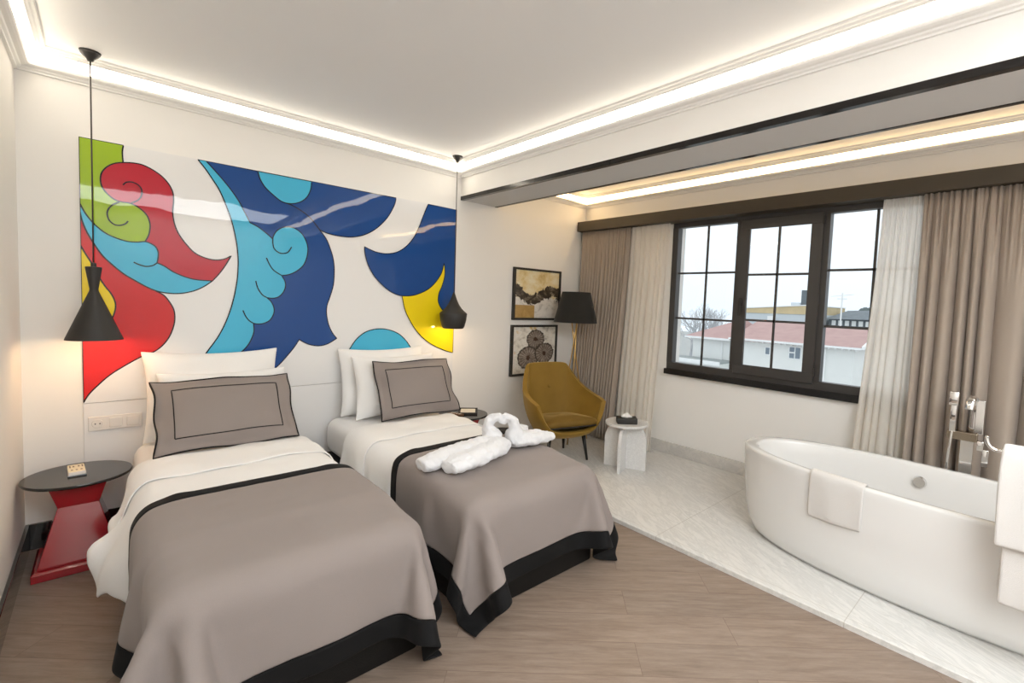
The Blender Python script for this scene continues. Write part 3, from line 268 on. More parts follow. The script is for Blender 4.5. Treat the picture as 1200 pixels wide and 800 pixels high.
def bump(n, b, h, strength=.2, dist=.01):
    x = node(n, 'ShaderNodeBump'); x.inputs['Strength'].default_value = strength; x.inputs['Distance'].default_value = dist
    n.links.new(h, x.inputs['Height']); n.links.new(x.outputs[0], b.inputs['Normal']); return x
def basic(name, color, rough=.5, var=.06, nscale=8, bmp=0, bscale=60, bdist=.004, **k):
    m, n, b = nt(name); setp(b, color=color, rough=rough, **k)
    v = coords(n)
    if var:
        f = noise(n, v, nscale, 3)
        lo = tuple(max(0, c * (1 - var)) for c in color); hi = tuple(min(1, c * (1 + var)) for c in color)
        n.links.new(mix(n, f, lo, hi), b.inputs['Base Color'])
    if bmp: bump(n, b, noise(n, v, bscale, 3), bmp, bdist)
    return m
def fabric(name, color, weave=700, rough=.9, sheen=.2, var=.08, bmp=.25):
    m, n, b = nt(name); setp(b, color=color, rough=rough, sheen=sheen, spec=.2)
    v = coords(n)
    f = noise(n, v, 3, 4); g = noise(n, v, 420, 2)
    lo = tuple(c * (1 - var) for c in color); hi = tuple(min(1, c * (1 + var)) for c in color)
    c1 = mix(n, f, lo, hi); n.links.new(mix(n, math_(n, 'MULTIPLY', g, .22), c1, tuple(c * .55 for c in color)), b.inputs['Base Color'])
    bump(n, b, g, bmp, .002)
    return m
def emis(name, color, s):
    m, n, b = nt(name); setp(b, color=color, ecol=color, emis=s, rough=.6); return m

M = {}
M['wall'] = basic('wall_paint', (.84, .825, .80), .75, .015, 3, .05, 150, .002)
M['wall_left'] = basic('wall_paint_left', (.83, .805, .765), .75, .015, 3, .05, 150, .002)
M['ceil'] = basic('ceiling_paint', (.84, .84, .84), .85, .01, 2)
M['cornice'] = basic('cornice_paint', (.86, .85, .83), .6, .01, 4)
M['soffit_shade'] = basic('soffit_shade_tone', (.62, .61, .60), .8, .02, 3)  # shadow under the beam put into a greyer colour, not another paint
M['lower_panel'] = basic('gloss_white_panel', (.83, .825, .825), .22, .01, 3)
M['black_gloss'] = basic('black_gloss', (.012, .011, .011), .08, .1, 6, coat=.6, coatr=.03)
M['strip'] = basic('dark_gloss_strip', (.014, .012, .011), .16, .1, 6, spec=.35)
M['pelmet'] = basic('dark_brown_pelmet', (.055, .042, .027), .5, .12, 9, .05, 90)
M['frame'] = basic('anthracite_window_frame', (.045, .041, .039), .38, .08, 9)
M['sill'] = basic('black_sill', (.008, .008, .009), .25, .1, 9)
M['led'] = emis('warm_led_diffuser', (1, .91, .76), 11)
M['led_bay'] = emis('warm_led_diffuser_bay', (1, .71, .36), 14)
M['black_matt'] = basic('black_matt_metal', (.022, .020, .018), .55, .1, 20)
M['shade_in'] = basic('pendant_brass_lining', (.75, .52, .22), .35, .05, 20, metal=.8)
M['cord'] = basic('black_cord', (.05, .04, .035), .6, .05)
M['bulb'] = emis('lit_bulb', (1, .78, .50), 25)
M['red'] = basic('red_lacquer', (.36, .006, .014), .16, .06, 6, coat=.7, coatr=.05)
M['tabletop'] = basic('black_glass_top', (.018, .015, .014), .10, .1, 4, spec=.45)
M['white_cloth'] = fabric('white_cotton', (.88, .875, .87), rough=.85, var=.02, bmp=.12)
M['sheet'] = fabric('white_sheet', (.88, .87, .865), rough=.85, var=.03, bmp=.12)
M['grey'] = fabric('taupe_grey_cloth', (.285, .246, .232), rough=.88, var=.07, sheen=.12)
M['border'] = fabric('black_velvet_border', (.006, .006, .0065), rough=.8, var=.3, sheen=.03)
M['piping'] = fabric('black_piping', (.01, .009, .009), var=.1)
M['towel'] = fabric('white_terry', (.78, .79, .82), rough=.95, var=.02, bmp=.9, sheen=.3)
M['towel_w'] = fabric('cream_terry', (.74, .72, .70), rough=.95, var=.03, bmp=.9, sheen=.3)
M['base'] = basic('black_leatherette', (.007, .0065, .006), .6, .2, 12, .3, 160, spec=.25)
M['gold'] = basic('brushed_gold', (.72, .47, .17), .3, .06, 20, metal=.9)
M['lampshade'] = fabric('black_lampshade', (.024, .023, .021), var=.1, sheen=.1)
M['lampshade_in'] = basic('lampshade_lining', (.75, .72, .66), .7, .03)
M['chrome'] = basic('chrome', (.80, .80, .80), .08, .02, 6, metal=1.0)
M['chrome_d'] = basic('chrome_dark', (.42, .36, .28), .16, .05, 6, metal=1.0)
M['tub'] = basic('white_acrylic', (.76, .758, .75), .14, .01, 3, coat=.5, coatr=.04)
M['plastic'] = basic('white_plastic', (.80, .76, .72), .35, .02)
M['dark_hole'] = basic('socket_dark', (.03, .03, .03), .5, .1)
M['paper'] = basic('paper', (.86, .82, .72), .8, .03)
M['cream_box'] = basic('cream_box', (.82, .72, .52), .4, .05, 40)
M['brown_wood'] = basic('brown_wood', (.16, .075, .035), .4, .3, 30)
M['tissue'] = basic('tissue', (.88, .87, .85), .9, .02)
M['black_leg'] = basic('black_wood_leg', (.012, .011, .010), .35, .1)

def velvet():
    m, n, b = nt('mustard_velvet'); v = coords(n)
    f = noise(n, v, 5, 4); g = noise(n, v, 300, 2)
    n.links.new(mix(n, f, (.205, .118, .014), (.30, .180, .032)), b.inputs['Base Color'])
    setp(b, rough=.62, sheen=.38, sheenr=.35, spec=.25); b.inputs['Sheen Tint'].default_value = (.95, .72, .3, 1)
    bump(n, b, g, .25, .002); return m
M['velvet'] = velvet()
def velvet_d():
    m, n, b = nt('mustard_velvet_seat'); v = coords(n)
    f = noise(n, v, 5, 4)
    n.links.new(mix(n, f, (.135, .075, .012), (.20, .12, .022)), b.inputs['Base Color'])
    setp(b, rough=.65, sheen=.4, sheenr=.35, spec=.25); b.inputs['Sheen Tint'].default_value = (.9, .65, .25, 1); return m
M['velvet_d'] = velvet_d()

def wood_floor():
    m, n, b = nt('oak_laminate'); v = coords(n, rot=(0, 0, radians(43)))
    br = node(n, 'ShaderNodeTexBrick'); br.offset = .37; br.offset_frequency = 2
    br.inputs['Scale'].default_value = 1; br.inputs['Brick Width'].default_value = 1.25; br.inputs['Row Height'].default_value = .19
    br.inputs['Mortar Size'].default_value = .0013; br.inputs['Mortar Smooth'].default_value = .3; br.inputs['Bias'].default_value = 0
    br.inputs['Color1'].default_value = (0, 0, 0, 1); br.inputs['Color2'].default_value = (1, 1, 1, 1); br.inputs['Mortar'].default_value = (.5, .5, .5, 1)
    n.links.new(v, br.inputs['Vector'])
    sep = node(n, 'ShaderNodeSeparateXYZ'); n.links.new(v, sep.inputs[0])
    comb = node(n, 'ShaderNodeCombineXYZ')
    n.links.new(math_(n, 'MULTIPLY', sep.outputs[0], .12), comb.inputs[0]); n.links.new(math_(n, 'MULTIPLY', sep.outputs[1], 1.0), comb.inputs[1])
    n.links.new(math_(n, 'MULTIPLY', br.outputs['Color'], 7.0), comb.inputs[2])
    g1 = noise(n, comb.outputs[0], 42, 8, .72, .35); g2 = noise(n, comb.outputs[0], 9, 6, .68, .8)
    c = ramp(n, g1, [(.28, (.170, .125, .096)), (.5, (.262, .200, .158)), (.72, (.345, .275, .225))])
    c = mix(n, math_(n, 'MULTIPLY', g2, .55), c, ramp(n, g2, [(.35, (.18, .133, .103)), (.65, (.335, .270, .222))]))
    tone = ramp(n, br.outputs['Color'], [(0, (.94, .94, .94)), (1, (1.04, 1.03, 1.02))])
    c = mix(n, 1.0, c, tone, 'MULTIPLY')
    c = mix(n, math_(n, 'MULTIPLY', br.outputs['Fac'], .65), c, (.12, .075, .05))
    n.links.new(c, b.inputs['Base Color']); setp(b, rough=.42, spec=.4)
    bump(n, b, math_(n, 'SUBTRACT', math_(n, 'MULTIPLY', g1, .25), br.outputs['Fac']), .25, .002)
    return m
M['wood'] = wood_floor()
def marble(name, tiles=True, base=(.72, .71, .685), vein=(.33, .34, .34), sc=1.0, rough=.16):
    m, n, b = nt(name); v = coords(n, scale=(sc, sc, sc), rot=(0, 0, radians(28)))
    st = node(n, 'ShaderNodeMapping'); st.inputs['Scale'].default_value = (3.0, .55, 1.6); n.links.new(v, st.inputs[0])
    a = noise(n, st.outputs[0], 5.5, 8, .66, 1.6); c = noise(n, v, 1.6, 5, .6, .8); d = noise(n, st.outputs[0], 13, 7, .68, 1.2)
    ridge = math_(n, 'SUBTRACT', 1.0, math_(n, 'MULTIPLY', math_(n, 'ABSOLUTE', math_(n, 'SUBTRACT', a, .5)), 13))
    ridge = math_(n, 'MAXIMUM', ridge, 0.0)
    k = math_(n, 'MULTIPLY', ridge, math_(n, 'MULTIPLY', c, .75))
    col = mix(n, c, tuple(x * .90 for x in base), tuple(min(1, x * 1.06) for x in base))
    col = mix(n, ramp(n, d, [(.54, (0, 0, 0)), (.76, (.30, .30, .30))]), col, tuple(x * .62 for x in base))
    col = mix(n, math_(n, 'MULTIPLY', k, .62), col, vein)
    if tiles:
        w = coords(n); s = node(n, 'ShaderNodeSeparateXYZ'); n.links.new(w, s.inputs[0])
        q = math_(n, 'ABSOLUTE', math_(n, 'SUBTRACT', math_(n, 'MODULO', math_(n, 'ADD', s.outputs[1], 2.19 + 1.062 * 8 + .531), 1.062), .531))
        l1 = math_(n, 'LESS_THAN', q, .0022)
        l2 = math_(n, 'LESS_THAN', math_(n, 'ABSOLUTE', math_(n, 'SUBTRACT', s.outputs[0], 2.905)), .0014)
        l3 = math_(n, 'LESS_THAN', math_(n, 'ABSOLUTE', math_(n, 'SUBTRACT', s.outputs[0], 4.03)), .0014)
        col = mix(n, math_(n, 'MULTIPLY', math_(n, 'MAXIMUM', l1, math_(n, 'MAXIMUM', l2, l3)), .5), col, (.36, .33, .29))
    n.links.new(col, b.inputs['Base Color']); setp(b, rough=rough, spec=.45); return m
M['marble'] = marble('white_marble_tiles')
M['marble_skirt'] = marble('marble_skirting', False, (.66, .635, .60))
M['marble_table'] = marble('grey_veined_marble', False, (.78, .775, .765), (.33, .33, .35), 3.0)

def glossy_paint(name, c):
    m, n, b = nt(name); setp(b, color=c, rough=.5, spec=.1, coat=.65, coatr=.02)
    v = coords(n); f = noise(n, v, 2.2, 1); g = noise(n, v, 14, 1)
    h = math_(n, 'ADD', f, math_(n, 'MULTIPLY', g, .03))
    x = bump(n, b, h, .09, .05); n.links.new(x.outputs[0], b.inputs['Coat Normal']); return m
for k, c in dict(white=(.82, .82, .825), red=(.62, .018, .022), crimson=(.49, .016, .035), yellow=(.86, .66, .008), green=(.33, .50, .022), sky=(.065, .47, .72), navy=(.008, .064, .26), line=(.006, .006, .012)).items():
    M['mural_' + k] = glossy_paint('mural_' + k, c)

def thin_cloth(name, color, tr=.35, alpha=.35):
    m, n, b = nt(name); out = n.nodes['Material Output']
    v = coords(n); g = noise(n, v, 300, 2)
    df = node(n, 'ShaderNodeBsdfDiffuse'); df.inputs[0].default_value = (*color, 1)
    tl = node(n, 'ShaderNodeBsdfTranslucent'); tl.inputs[0].default_value = (*color, 1)
    tp = node(n, 'ShaderNodeBsdfTransparent')
    m1 = node(n, 'ShaderNodeMixShader'); m1.inputs[0].default_value = tr
    n.links.new(df.outputs[0], m1.inputs[1]); n.links.new(tl.outputs[0], m1.inputs[2])
    m2 = node(n, 'ShaderNodeMixShader')
    n.links.new(math_(n, 'MULTIPLY', g, alpha * 2), m2.inputs[0]) if alpha else None
    if not alpha: m2.inputs[0].default_value = 0
    n.links.new(m1.outputs[0], m2.inputs[1]); n.links.new(tp.outputs[0], m2.inputs[2])
    n.links.new(m2.outputs[0], out.inputs[0]); return m
M['sheer'] = thin_cloth('cream_voile', (.93, .90, .85), .55, .07)
M['curtain'] = fabric('taupe_curtain', (.40, .335, .28), rough=.85, var=.05, sheen=.25)
def glass():
    m, n, b = nt('window_glass'); out = n.nodes['Material Output']
    tp = node(n, 'ShaderNodeBsdfTransparent'); tp.inputs[0].default_value = (.97, .985, .985, 1)
    gl = node(n, 'ShaderNodeBsdfGlossy'); gl.inputs['Roughness'].default_value = .01
    fr = node(n, 'ShaderNodeFresnel'); fr.inputs[0].default_value = 1.45
    mx = node(n, 'ShaderNodeMixShader'); n.links.new(math_(n, 'MULTIPLY', fr.outputs[0], .6), mx.inputs[0])
    n.links.new(tp.outputs[0], mx.inputs[1]); n.links.new(gl.outputs[0], mx.inputs[2]); n.links.new(mx.outputs[0], out.inputs[0]); return m
M['glass'] = glass()
def rooftile():
    m, n, b = nt('red_roof_tiles'); v = coords(n)
    w = node(n, 'ShaderNodeTexWave', wave_type='BANDS', bands_direction='Y'); w.inputs['Scale'].default_value = 3.2; w.inputs['Distortion'].default_value = 1.0
    n.links.new(v, w.inputs['Vector']); f = noise(n, v, 2.2, 6, .7)
    c = mix(n, f, (.40, .25, .24), (.70, .50, .47)); n.links.new(mix(n, math_(n, 'MULTIPLY', w.outputs['Fac'], .28), c, (.36, .24, .24)), b.inputs['Base Color'])
    setp(b, rough=.9); return m
M['roof'] = rooftile()
M['house'] = basic('pale_render', (.84, .86, .84), .9, .06, 1.2)
M['house_blue'] = basic('blue_grey_cladding', (.62, .68, .72), .9, .05, 1.5)
M['house_yellow'] = basic('ochre_panel', (.66, .54, .33), .9, .18, 1.5)
M['roof_grey'] = basic('grey_roof', (.36, .40, .40), .9, .15, 2)
M['slate'] = basic('slate_roof', (.20, .235, .26), .9, .3, 3)
M['ext_dark'] = basic('exterior_dark', (.13, .16, .18), .5, .15, 3)
M['ext_glass'] = basic('exterior_window_glass', (.20, .25, .30), .2, .2, 3)
M['ext_white'] = basic('exterior_white_trim', (.90, .92, .92), .7, .03)
M['bark_haze'] = basic('hazed_branches', (.52, .53, .55), .9, .15, 5)  # bark lightened to carry the outdoor haze in its colour
M['foliage'] = basic('dark_foliage', (.15, .19, .19), .9, .3, 5)
M['ground'] = basic('exterior_ground', (.45, .47, .46), .9, .15, 1)

def art_landscape():
    m, n, b = nt('abstract_wave_canvas'); v = coords(n, 'Generated'); s = node(n, 'ShaderNodeSeparateXYZ'); n.links.new(v, s.inputs[0])
    U, V = s.outputs[0], s.outputs[2]
    sv = node(n, 'ShaderNodeCombineXYZ'); n.links.new(U, sv.inputs[0]); n.links.new(V, sv.inputs[1])
    n1 = noise(n, sv.outputs[0], 4, 6, .65); n2 = noise(n, sv.outputs[0], 5.5, 8, .68, 1.2); n3 = noise(n, sv.outputs[0], 2, 3)
    base = ramp(n, n1, [(.3, (.55, .38, .14)), (.45, (.72, .58, .30)), (.62, (.80, .73, .55))])
    low = ramp(n, n2, [(.3, (.45, .42, .38)), (.5, (.74, .71, .66)), (.7, (.80, .78, .74))])
    c = mix(n, math_(n, 'LESS_THAN', math_(n, 'ADD', V, math_(n, 'MULTIPLY', math_(n, 'SUBTRACT', n2, .5), .35)), .45), base, low)
    blk = math_(n, 'MULTIPLY', math_(n, 'LESS_THAN', V, .27), math_(n, 'LESS_THAN', U, .44))
    c = mix(n, blk, c, ramp(n, n2, [(.3, (.36, .22, .07)), (.7, (.55, .37, .14))]))
    # dark diagonal wave
    cen = math_(n, 'ADD', .49, math_(n, 'MULTIPLY', math_(n, 'SINE', math_(n, 'ADD', math_(n, 'MULTIPLY', U, 7.2), 1.9)), .10))
    d = math_(n, 'ABSOLUTE', math_(n, 'SUBTRACT', V, cen))
    d = math_(n, 'ADD', d, math_(n, 'MULTIPLY', math_(n, 'SUBTRACT', n2, .5), .38))
    c = mix(n, math_(n, 'LESS_THAN', d, .12), c, ramp(n, n2, [(.35, (.01, .008, .006)), (.5, (.06, .045, .03)), (.6, (.25, .21, .16)), (.75, (.02, .015, .01))]))
    n.links.new(c, b.inputs['Base Color']); setp(b, rough=.35, coat=.2); return m
def art_discs():
    m, n, b = nt('abstract_discs_canvas'); v = coords(n, 'Generated'); s = node(n, 'ShaderNodeSeparateXYZ'); n.links.new(v, s.inputs[0])
    U, V = s.outputs[0], s.outputs[2]
    sv = node(n, 'ShaderNodeCombineXYZ'); n.links.new(U, sv.inputs[0]); n.links.new(V, sv.inputs[1])
    n1 = noise(n, sv.outputs[0], 3.2, 6, .65); n2 = noise(n, sv.outputs[0], 12, 8, .75)
    c = ramp(n, n1, [(.33, (.30, .27, .23)), (.45, (.72, .68, .60)), (.56, (.80, .77, .72)), (.66, (.66, .45, .14))])
    c = mix(n, ramp(n, n2, [(.52, (0, 0, 0)), (.68, (.5, .5, .5))]), c, (.16, .13, .10))
    for cx, cy, r in ((.52, .73, .21), (.36, .33, .25), (.74, .42, .23)):
        du = math_(n, 'SUBTRACT', U, cx); dv = math_(n, 'SUBTRACT', V, cy)
        r0 = math_(n, 'SQRT', math_(n, 'ADD', math_(n, 'MULTIPLY', du, du), math_(n, 'MULTIPLY', dv, dv)))
        rr = math_(n, 'ADD', r0, math_(n, 'MULTIPLY', math_(n, 'SUBTRACT', n2, .5), .17))
        ang = math_(n, 'ARCTAN2', dv, du)
        sp = math_(n, 'ADD', math_(n, 'MULTIPLY', math_(n, 'SINE', math_(n, 'MULTIPLY', ang, 19)), .13), math_(n, 'MULTIPLY', n2, 1.1))
        dc = ramp(n, sp, [(.25, (.07, .045, .03)), (.55, (.20, .16, .13)), (.85, (.42, .38, .34))])
        dc = mix(n, math_(n, 'LESS_THAN', rr, .05), dc, (.05, .02, .01))
        dc = mix(n, math_(n, 'GREATER_THAN', rr, r * .88), dc, (.05, .04, .03))
        c = mix(n, math_(n, 'LESS_THAN', rr, r), c, dc)
    n.links.new(c, b.inputs['Base Color']); setp(b, rough=.35, coat=.2); return m
M['art1'] = art_landscape(); M['art2'] = art_discs()

# ------------------------------------------------------------------ mesh helpers
def obj(name, bm, mat, parent=None, smooth=False, mats=None, angle=None):
    me = bpy.data.meshes.new(name)
    if isinstance(bm, tuple): me.from_pydata([tuple(v) for v in bm[0]], [], bm[1])
    else:
        bmesh.ops.recalc_face_normals(bm, faces=bm.faces[:]); bm.to_mesh(me); bm.free()
    o = bpy.data.objects.new(name, me); COL.objects.link(o)
    for k in (mats or [mat]): me.materials.append(M[k] if isinstance(k, str) else k)
    if smooth: me.shade_smooth()
    if angle:
        me.shade_smooth()
        bmx = bmesh.new(); bmx.from_mesh(me)
        for e in bmx.edges:
            if len(e.link_faces) == 2 and e.calc_face_angle(0) > radians(angle): e.smooth = False
        bmx.to_mesh(me); bmx.free()
    if parent: o.parent = parent
    return o
def thing(name, label, cat, loc=(0, 0, 0), rotz=0, group=None):
    o = bpy.data.objects.new(name, None); COL.objects.link(o); o.empty_display_size = .1
    o.location = loc; o.rotation_euler = (0, 0, rotz)
    o['label'] = label; o['category'] = cat
    if group: o['group'] = group
    return o
def tag(o, label, cat, group=None):
    o['label'] = label; o['category'] = cat
    if group: o['group'] = group
    return o
def struct_(o, label=None):
    o['kind'] = 'structure'
    if label: o['label'] = label
    return o
def bx(bm, x0, x1, y0, y1, z0, z1, bev=0, seg=2, mi=0):
    r = bmesh.ops.create_cube(bm, size=1); vs = r['verts']
    for v in vs: v.co = Vector(((x0 + x1) / 2 + v.co.x * (x1 - x0), (y0 + y1) / 2 + v.co.y * (y1 - y0), (z0 + z1) / 2 + v.co.z * (z1 - z0)))
    fs = list({f for v in vs for f in v.link_faces})
    for f in fs: f.material_index = mi
    if bev:
        es = list({e for v in vs for e in v.link_edges})
        bmesh.ops.bevel(bm, geom=es, offset=bev, segments=seg, profile=.5, affect='EDGES')
    return bm
def box(x0, x1, y0, y1, z0, z1, bev=0, seg=2): return bx(bmesh.new(), x0, x1, y0, y1, z0, z1, bev, seg)
def cr(pts, n=8, closed=False):
    P = [Vector(p) for p in pts]; N = len(P); out = []
    for i in range(N if closed else N - 1):
        if closed: a, b, c, d = P[(i - 1) % N], P[i], P[(i + 1) % N], P[(i + 2) % N]
        else: a, b, c, d = P[max(i - 1, 0)], P[i], P[i + 1], P[min(i + 2, N - 1)]
        for k in range(n):
            t = k / n
            out.append(.5 * ((2 * b) + (c - a) * t + (2 * a - 5 * b + 4 * c - d) * t * t + (3 * b - a - 3 * c + d) * t ** 3))
    if not closed: out.append(P[-1])
    return out
def tube(bm, path, rad, seg=10, cap=True, up=(0, 0, 1), flat=1.0, mi=0):
    path = [Vector(p) for p in path]; N = len(path)
    R = rad if isinstance(rad, (list, tuple)) else [rad] * N
    rings = []; prev = None
    for i, p in enumerate(path):
        t = (path[min(i + 1, N - 1)] - path[max(i - 1, 0)]).normalized()
        if prev is None:
            u = Vector(up); u = u - t * u.dot(t)
            if u.length < 1e-3: u = Vector((1, 0, 0)) - t * t.x
        else: u = prev - t * prev.dot(t)
        u.normalize(); prev = u; w = t.cross(u)
        rings.append([bm.verts.new(p + (u * cos(a) * flat + w * sin(a)) * R[i]) for a in [2 * pi * k / seg for k in range(seg)]])
    for i in range(N - 1):
        for k in range(seg):
            f = bm.faces.new((rings[i][k], rings[i][(k + 1) % seg], rings[i + 1][(k + 1) % seg], rings[i + 1][k])); f.material_index = mi
    if cap:
        for r in (rings[0][::-1], rings[-1]):
            f = bm.faces.new(r); f.material_index = mi
    return bm
def lathe(bm, prof, seg=40, cx=0, cy=0, cap0=False, cap1=False, mi=0):
    rings = []
    for r, z in prof:
        rings.append([bm.verts.new((cx + r * cos(2 * pi * k / seg), cy + r * sin(2 * pi * k / seg), z)) for k in range(seg)])
    for a, b in zip(rings, rings[1:]):
        for k in range(seg):
            f = bm.faces.new((a[k], a[(k + 1) % seg], b[(k + 1) % seg], b[k])); f.material_index = mi
    if cap0: bm.faces.new(rings[0][::-1]).material_index = mi
    if cap1: bm.faces.new(rings[-1]).material_index = mi
    return bm
def rings_mesh(rings, cap0=True, cap1=True, closed=True):
    V = [p for r in rings for p in r]; n = len(rings[0]); F = []
    for i in range(len(rings) - 1):
        for k in range(n if closed else n - 1):
            F.append((i * n + k, i * n + (k + 1) % n, (i + 1) * n + (k + 1) % n, (i + 1) * n + k))
    if cap0: F.append(tuple(range(n))[::-1])
    if cap1: F.append(tuple(range((len(rings) - 1) * n, len(rings) * n)))
    return V, F
def mod(o, t, **k):
    m = o.modifiers.new(t.lower(), t)
    for a, v in k.items(): setattr(m, a, v)
    return m
def smoothstep(a, b, x):
    t = min(1, max(0, (x - a) / (b - a))); return t * t * (3 - 2 * t)
def dup(root, loc=None, label=None, group=None):
    r = root.copy(); COL.objects.link(r)
    if loc: r.location = loc
    if label: r['label'] = label
    if group: r['group'] = group
    for ch in list(root.children):
        c = ch.copy(); COL.objects.link(c); c.parent = r
        for g in ch.children:
            d = g.copy(); COL.objects.link(d); d.parent = c
    return r

# ------------------------------------------------------------------ room shell
X1, X2, W, YB, ZC, ZB = 2.724, 3.132, 4.42, -5.6, 2.72, 2.40
WY0, WY1, WZ0, WZ1 = -3.27, -1.20, .845, 2.325      # window opening
struct_(obj('floor', box(-.15, 2.87, YB, .15, -.12, 0), 'wood'))
struct_(obj('floor_marble', box(2.862, W + .2, YB, .15, -.12, .03, .004, 1), 'marble'))
struct_(obj('wall_front', box(-.2, W + .3, 0, .2, -.1, 3.0), 'wall'))
struct_(obj('wall_left', box(-.2, 0, YB, 0, -.1, 3.0), 'wall_left'))
struct_(obj('wall_back', box(-.2, W + .3, YB - .2, YB, -.1, 3.0), 'wall'))
bm = bmesh.new()
bx(bm, W, W + .22, YB, WY0, -.1, 3.0); bx(bm, W, W + .22, WY1, 0, -.1, 3.0)
bx(bm, W, W + .22, WY0, WY1, -.1, WZ0); bx(bm, W, W + .22, WY0, WY1, WZ1, 3.0)
struct_(obj('wall_right', bm, 'wall'))
struct_(obj('ceiling', box(-.2, W + .3, YB - .2, .2, ZC, 3.02), 'ceil'))
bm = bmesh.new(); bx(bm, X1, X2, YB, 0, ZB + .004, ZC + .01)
struct_(obj('ceiling_beam', bm, 'wall', mats=['wall', 'soffit_shade']))
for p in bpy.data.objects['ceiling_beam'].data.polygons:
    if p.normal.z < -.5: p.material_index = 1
bm = bmesh.new(); bx(bm, X1 - .004, X1 + .03, YB, 0, ZB, ZB + .034)
struct_(obj('trim_1', bm, 'strip'), 'dark glossy edge strip along the bed side of the ceiling beam')
bm = bmesh.new(); bx(bm, X2 - .022, X2 + .004, YB, 0, ZB, ZB + .03)
struct_(obj('trim_2', bm, 'strip'), 'dark glossy edge strip along the window side of the ceiling beam')

# cornices: profile (d from wall, z) swept round a rectangle with mitred corners
def sweep_loop(name, prof, x0, x1, y0, y1, mat):
    V, F = [], []
    for d, z in prof: V += [(x0 + d, y1 - d, z), (x1 - d, y1 - d, z), (x1 - d, y0 + d, z), (x0 + d, y0 + d, z)]
    for i in range(len(prof) - 1):
        for k in range(4): F.append((i * 4 + k, i * 4 + (k + 1) % 4, i * 4 + 4 + (k + 1) % 4, i * 4 + 4 + k))
    return obj(name, (V, F), mat)
low = [(0, 2.598), (.014, 2.598), (.016, 2.606), (.026, 2.611), (.030, 2.618), (.046, 2.621), (.056, 2.626), (.060, 2.634), (.060, 2.642), (.052, 2.642), (0, 2.642)]
up = [(.084, 2.72), (.082, 2.690), (.092, 2.690), (.097, 2.697), (.104, 2.700), (.110, 2.708), (.120, 2.711), (.124, 2.72)]
led = [(.050, 2.640), (.086, 2.692)]
for i, (x0, x1, nm) in enumerate(((0, X1, 'main'), (X2, W, 'bay'))):
    struct_(sweep_loop('trim_%d' % (3 + 2 * i), low, x0, x1, YB, 0, 'cornice'))
    struct_(sweep_loop('trim_%d' % (4 + 2 * i), up, x0, x1, YB, 0, 'cornice'))
def led_strip(label, pts, mat='led'):
    V = pts; o = obj('led_cove_strip', (V, [(0, 1, 2, 3)]), mat); tag(o, label, 'strip light'); return o
(d0, z0), (d1, z1) = led
led_strip('warm LED strip glowing in the cornice above the mural wall', [(d0, -d0, z0), (X1 - d0, -d0, z0), (X1 - d1, -d1, z1), (d1, -d1, z1)])
led_strip('warm LED strip in the cornice along the left wall', [(d0, YB + d0, z0), (d0, -d0, z0), (d1, -d1, z1), (d1, YB + d1, z1)])
led_strip('warm LED strip in the cornice along the bed side of the ceiling beam', [(X1 - d0, -d0, z0), (X1 - d0, YB + d0, z0), (X1 - d1, YB + d1, z1), (X1 - d1, -d1, z1)])
led_strip('warm LED strip in the window bay cornice above the curtain pelmet', [(W - d0, -d0, z0), (W - d0, YB + d0, z0), (W - d1, YB + d1, z1), (W - d1, -d1, z1)], 'led_bay')
led_strip('short warm LED strip in the window bay cornice above the framed pictures', [(X2 + d0, -d0, z0), (W - d0, -d0, z0), (W - d1, -d1, z1), (X2 + d1, -d1, z1)], 'led_bay')
# skirtings
struct_(obj('baseboard_left', box(0, .016, YB, 0, 0, .145, .002, 1), 'black_gloss'))
struct_(obj('baseboard_front', box(.016, 2.70, -.016, 0, 0, .145, .002, 1), 'black_gloss'))
struct_(obj('baseboard_alcove', box(2.862, W, -.016, 0, .03, .145, .002, 1), 'marble_skirt'))
struct_(obj('baseboard_right', box(W - .016, W, YB, -.016, .03, .145, .002, 1), 'marble_skirt'))

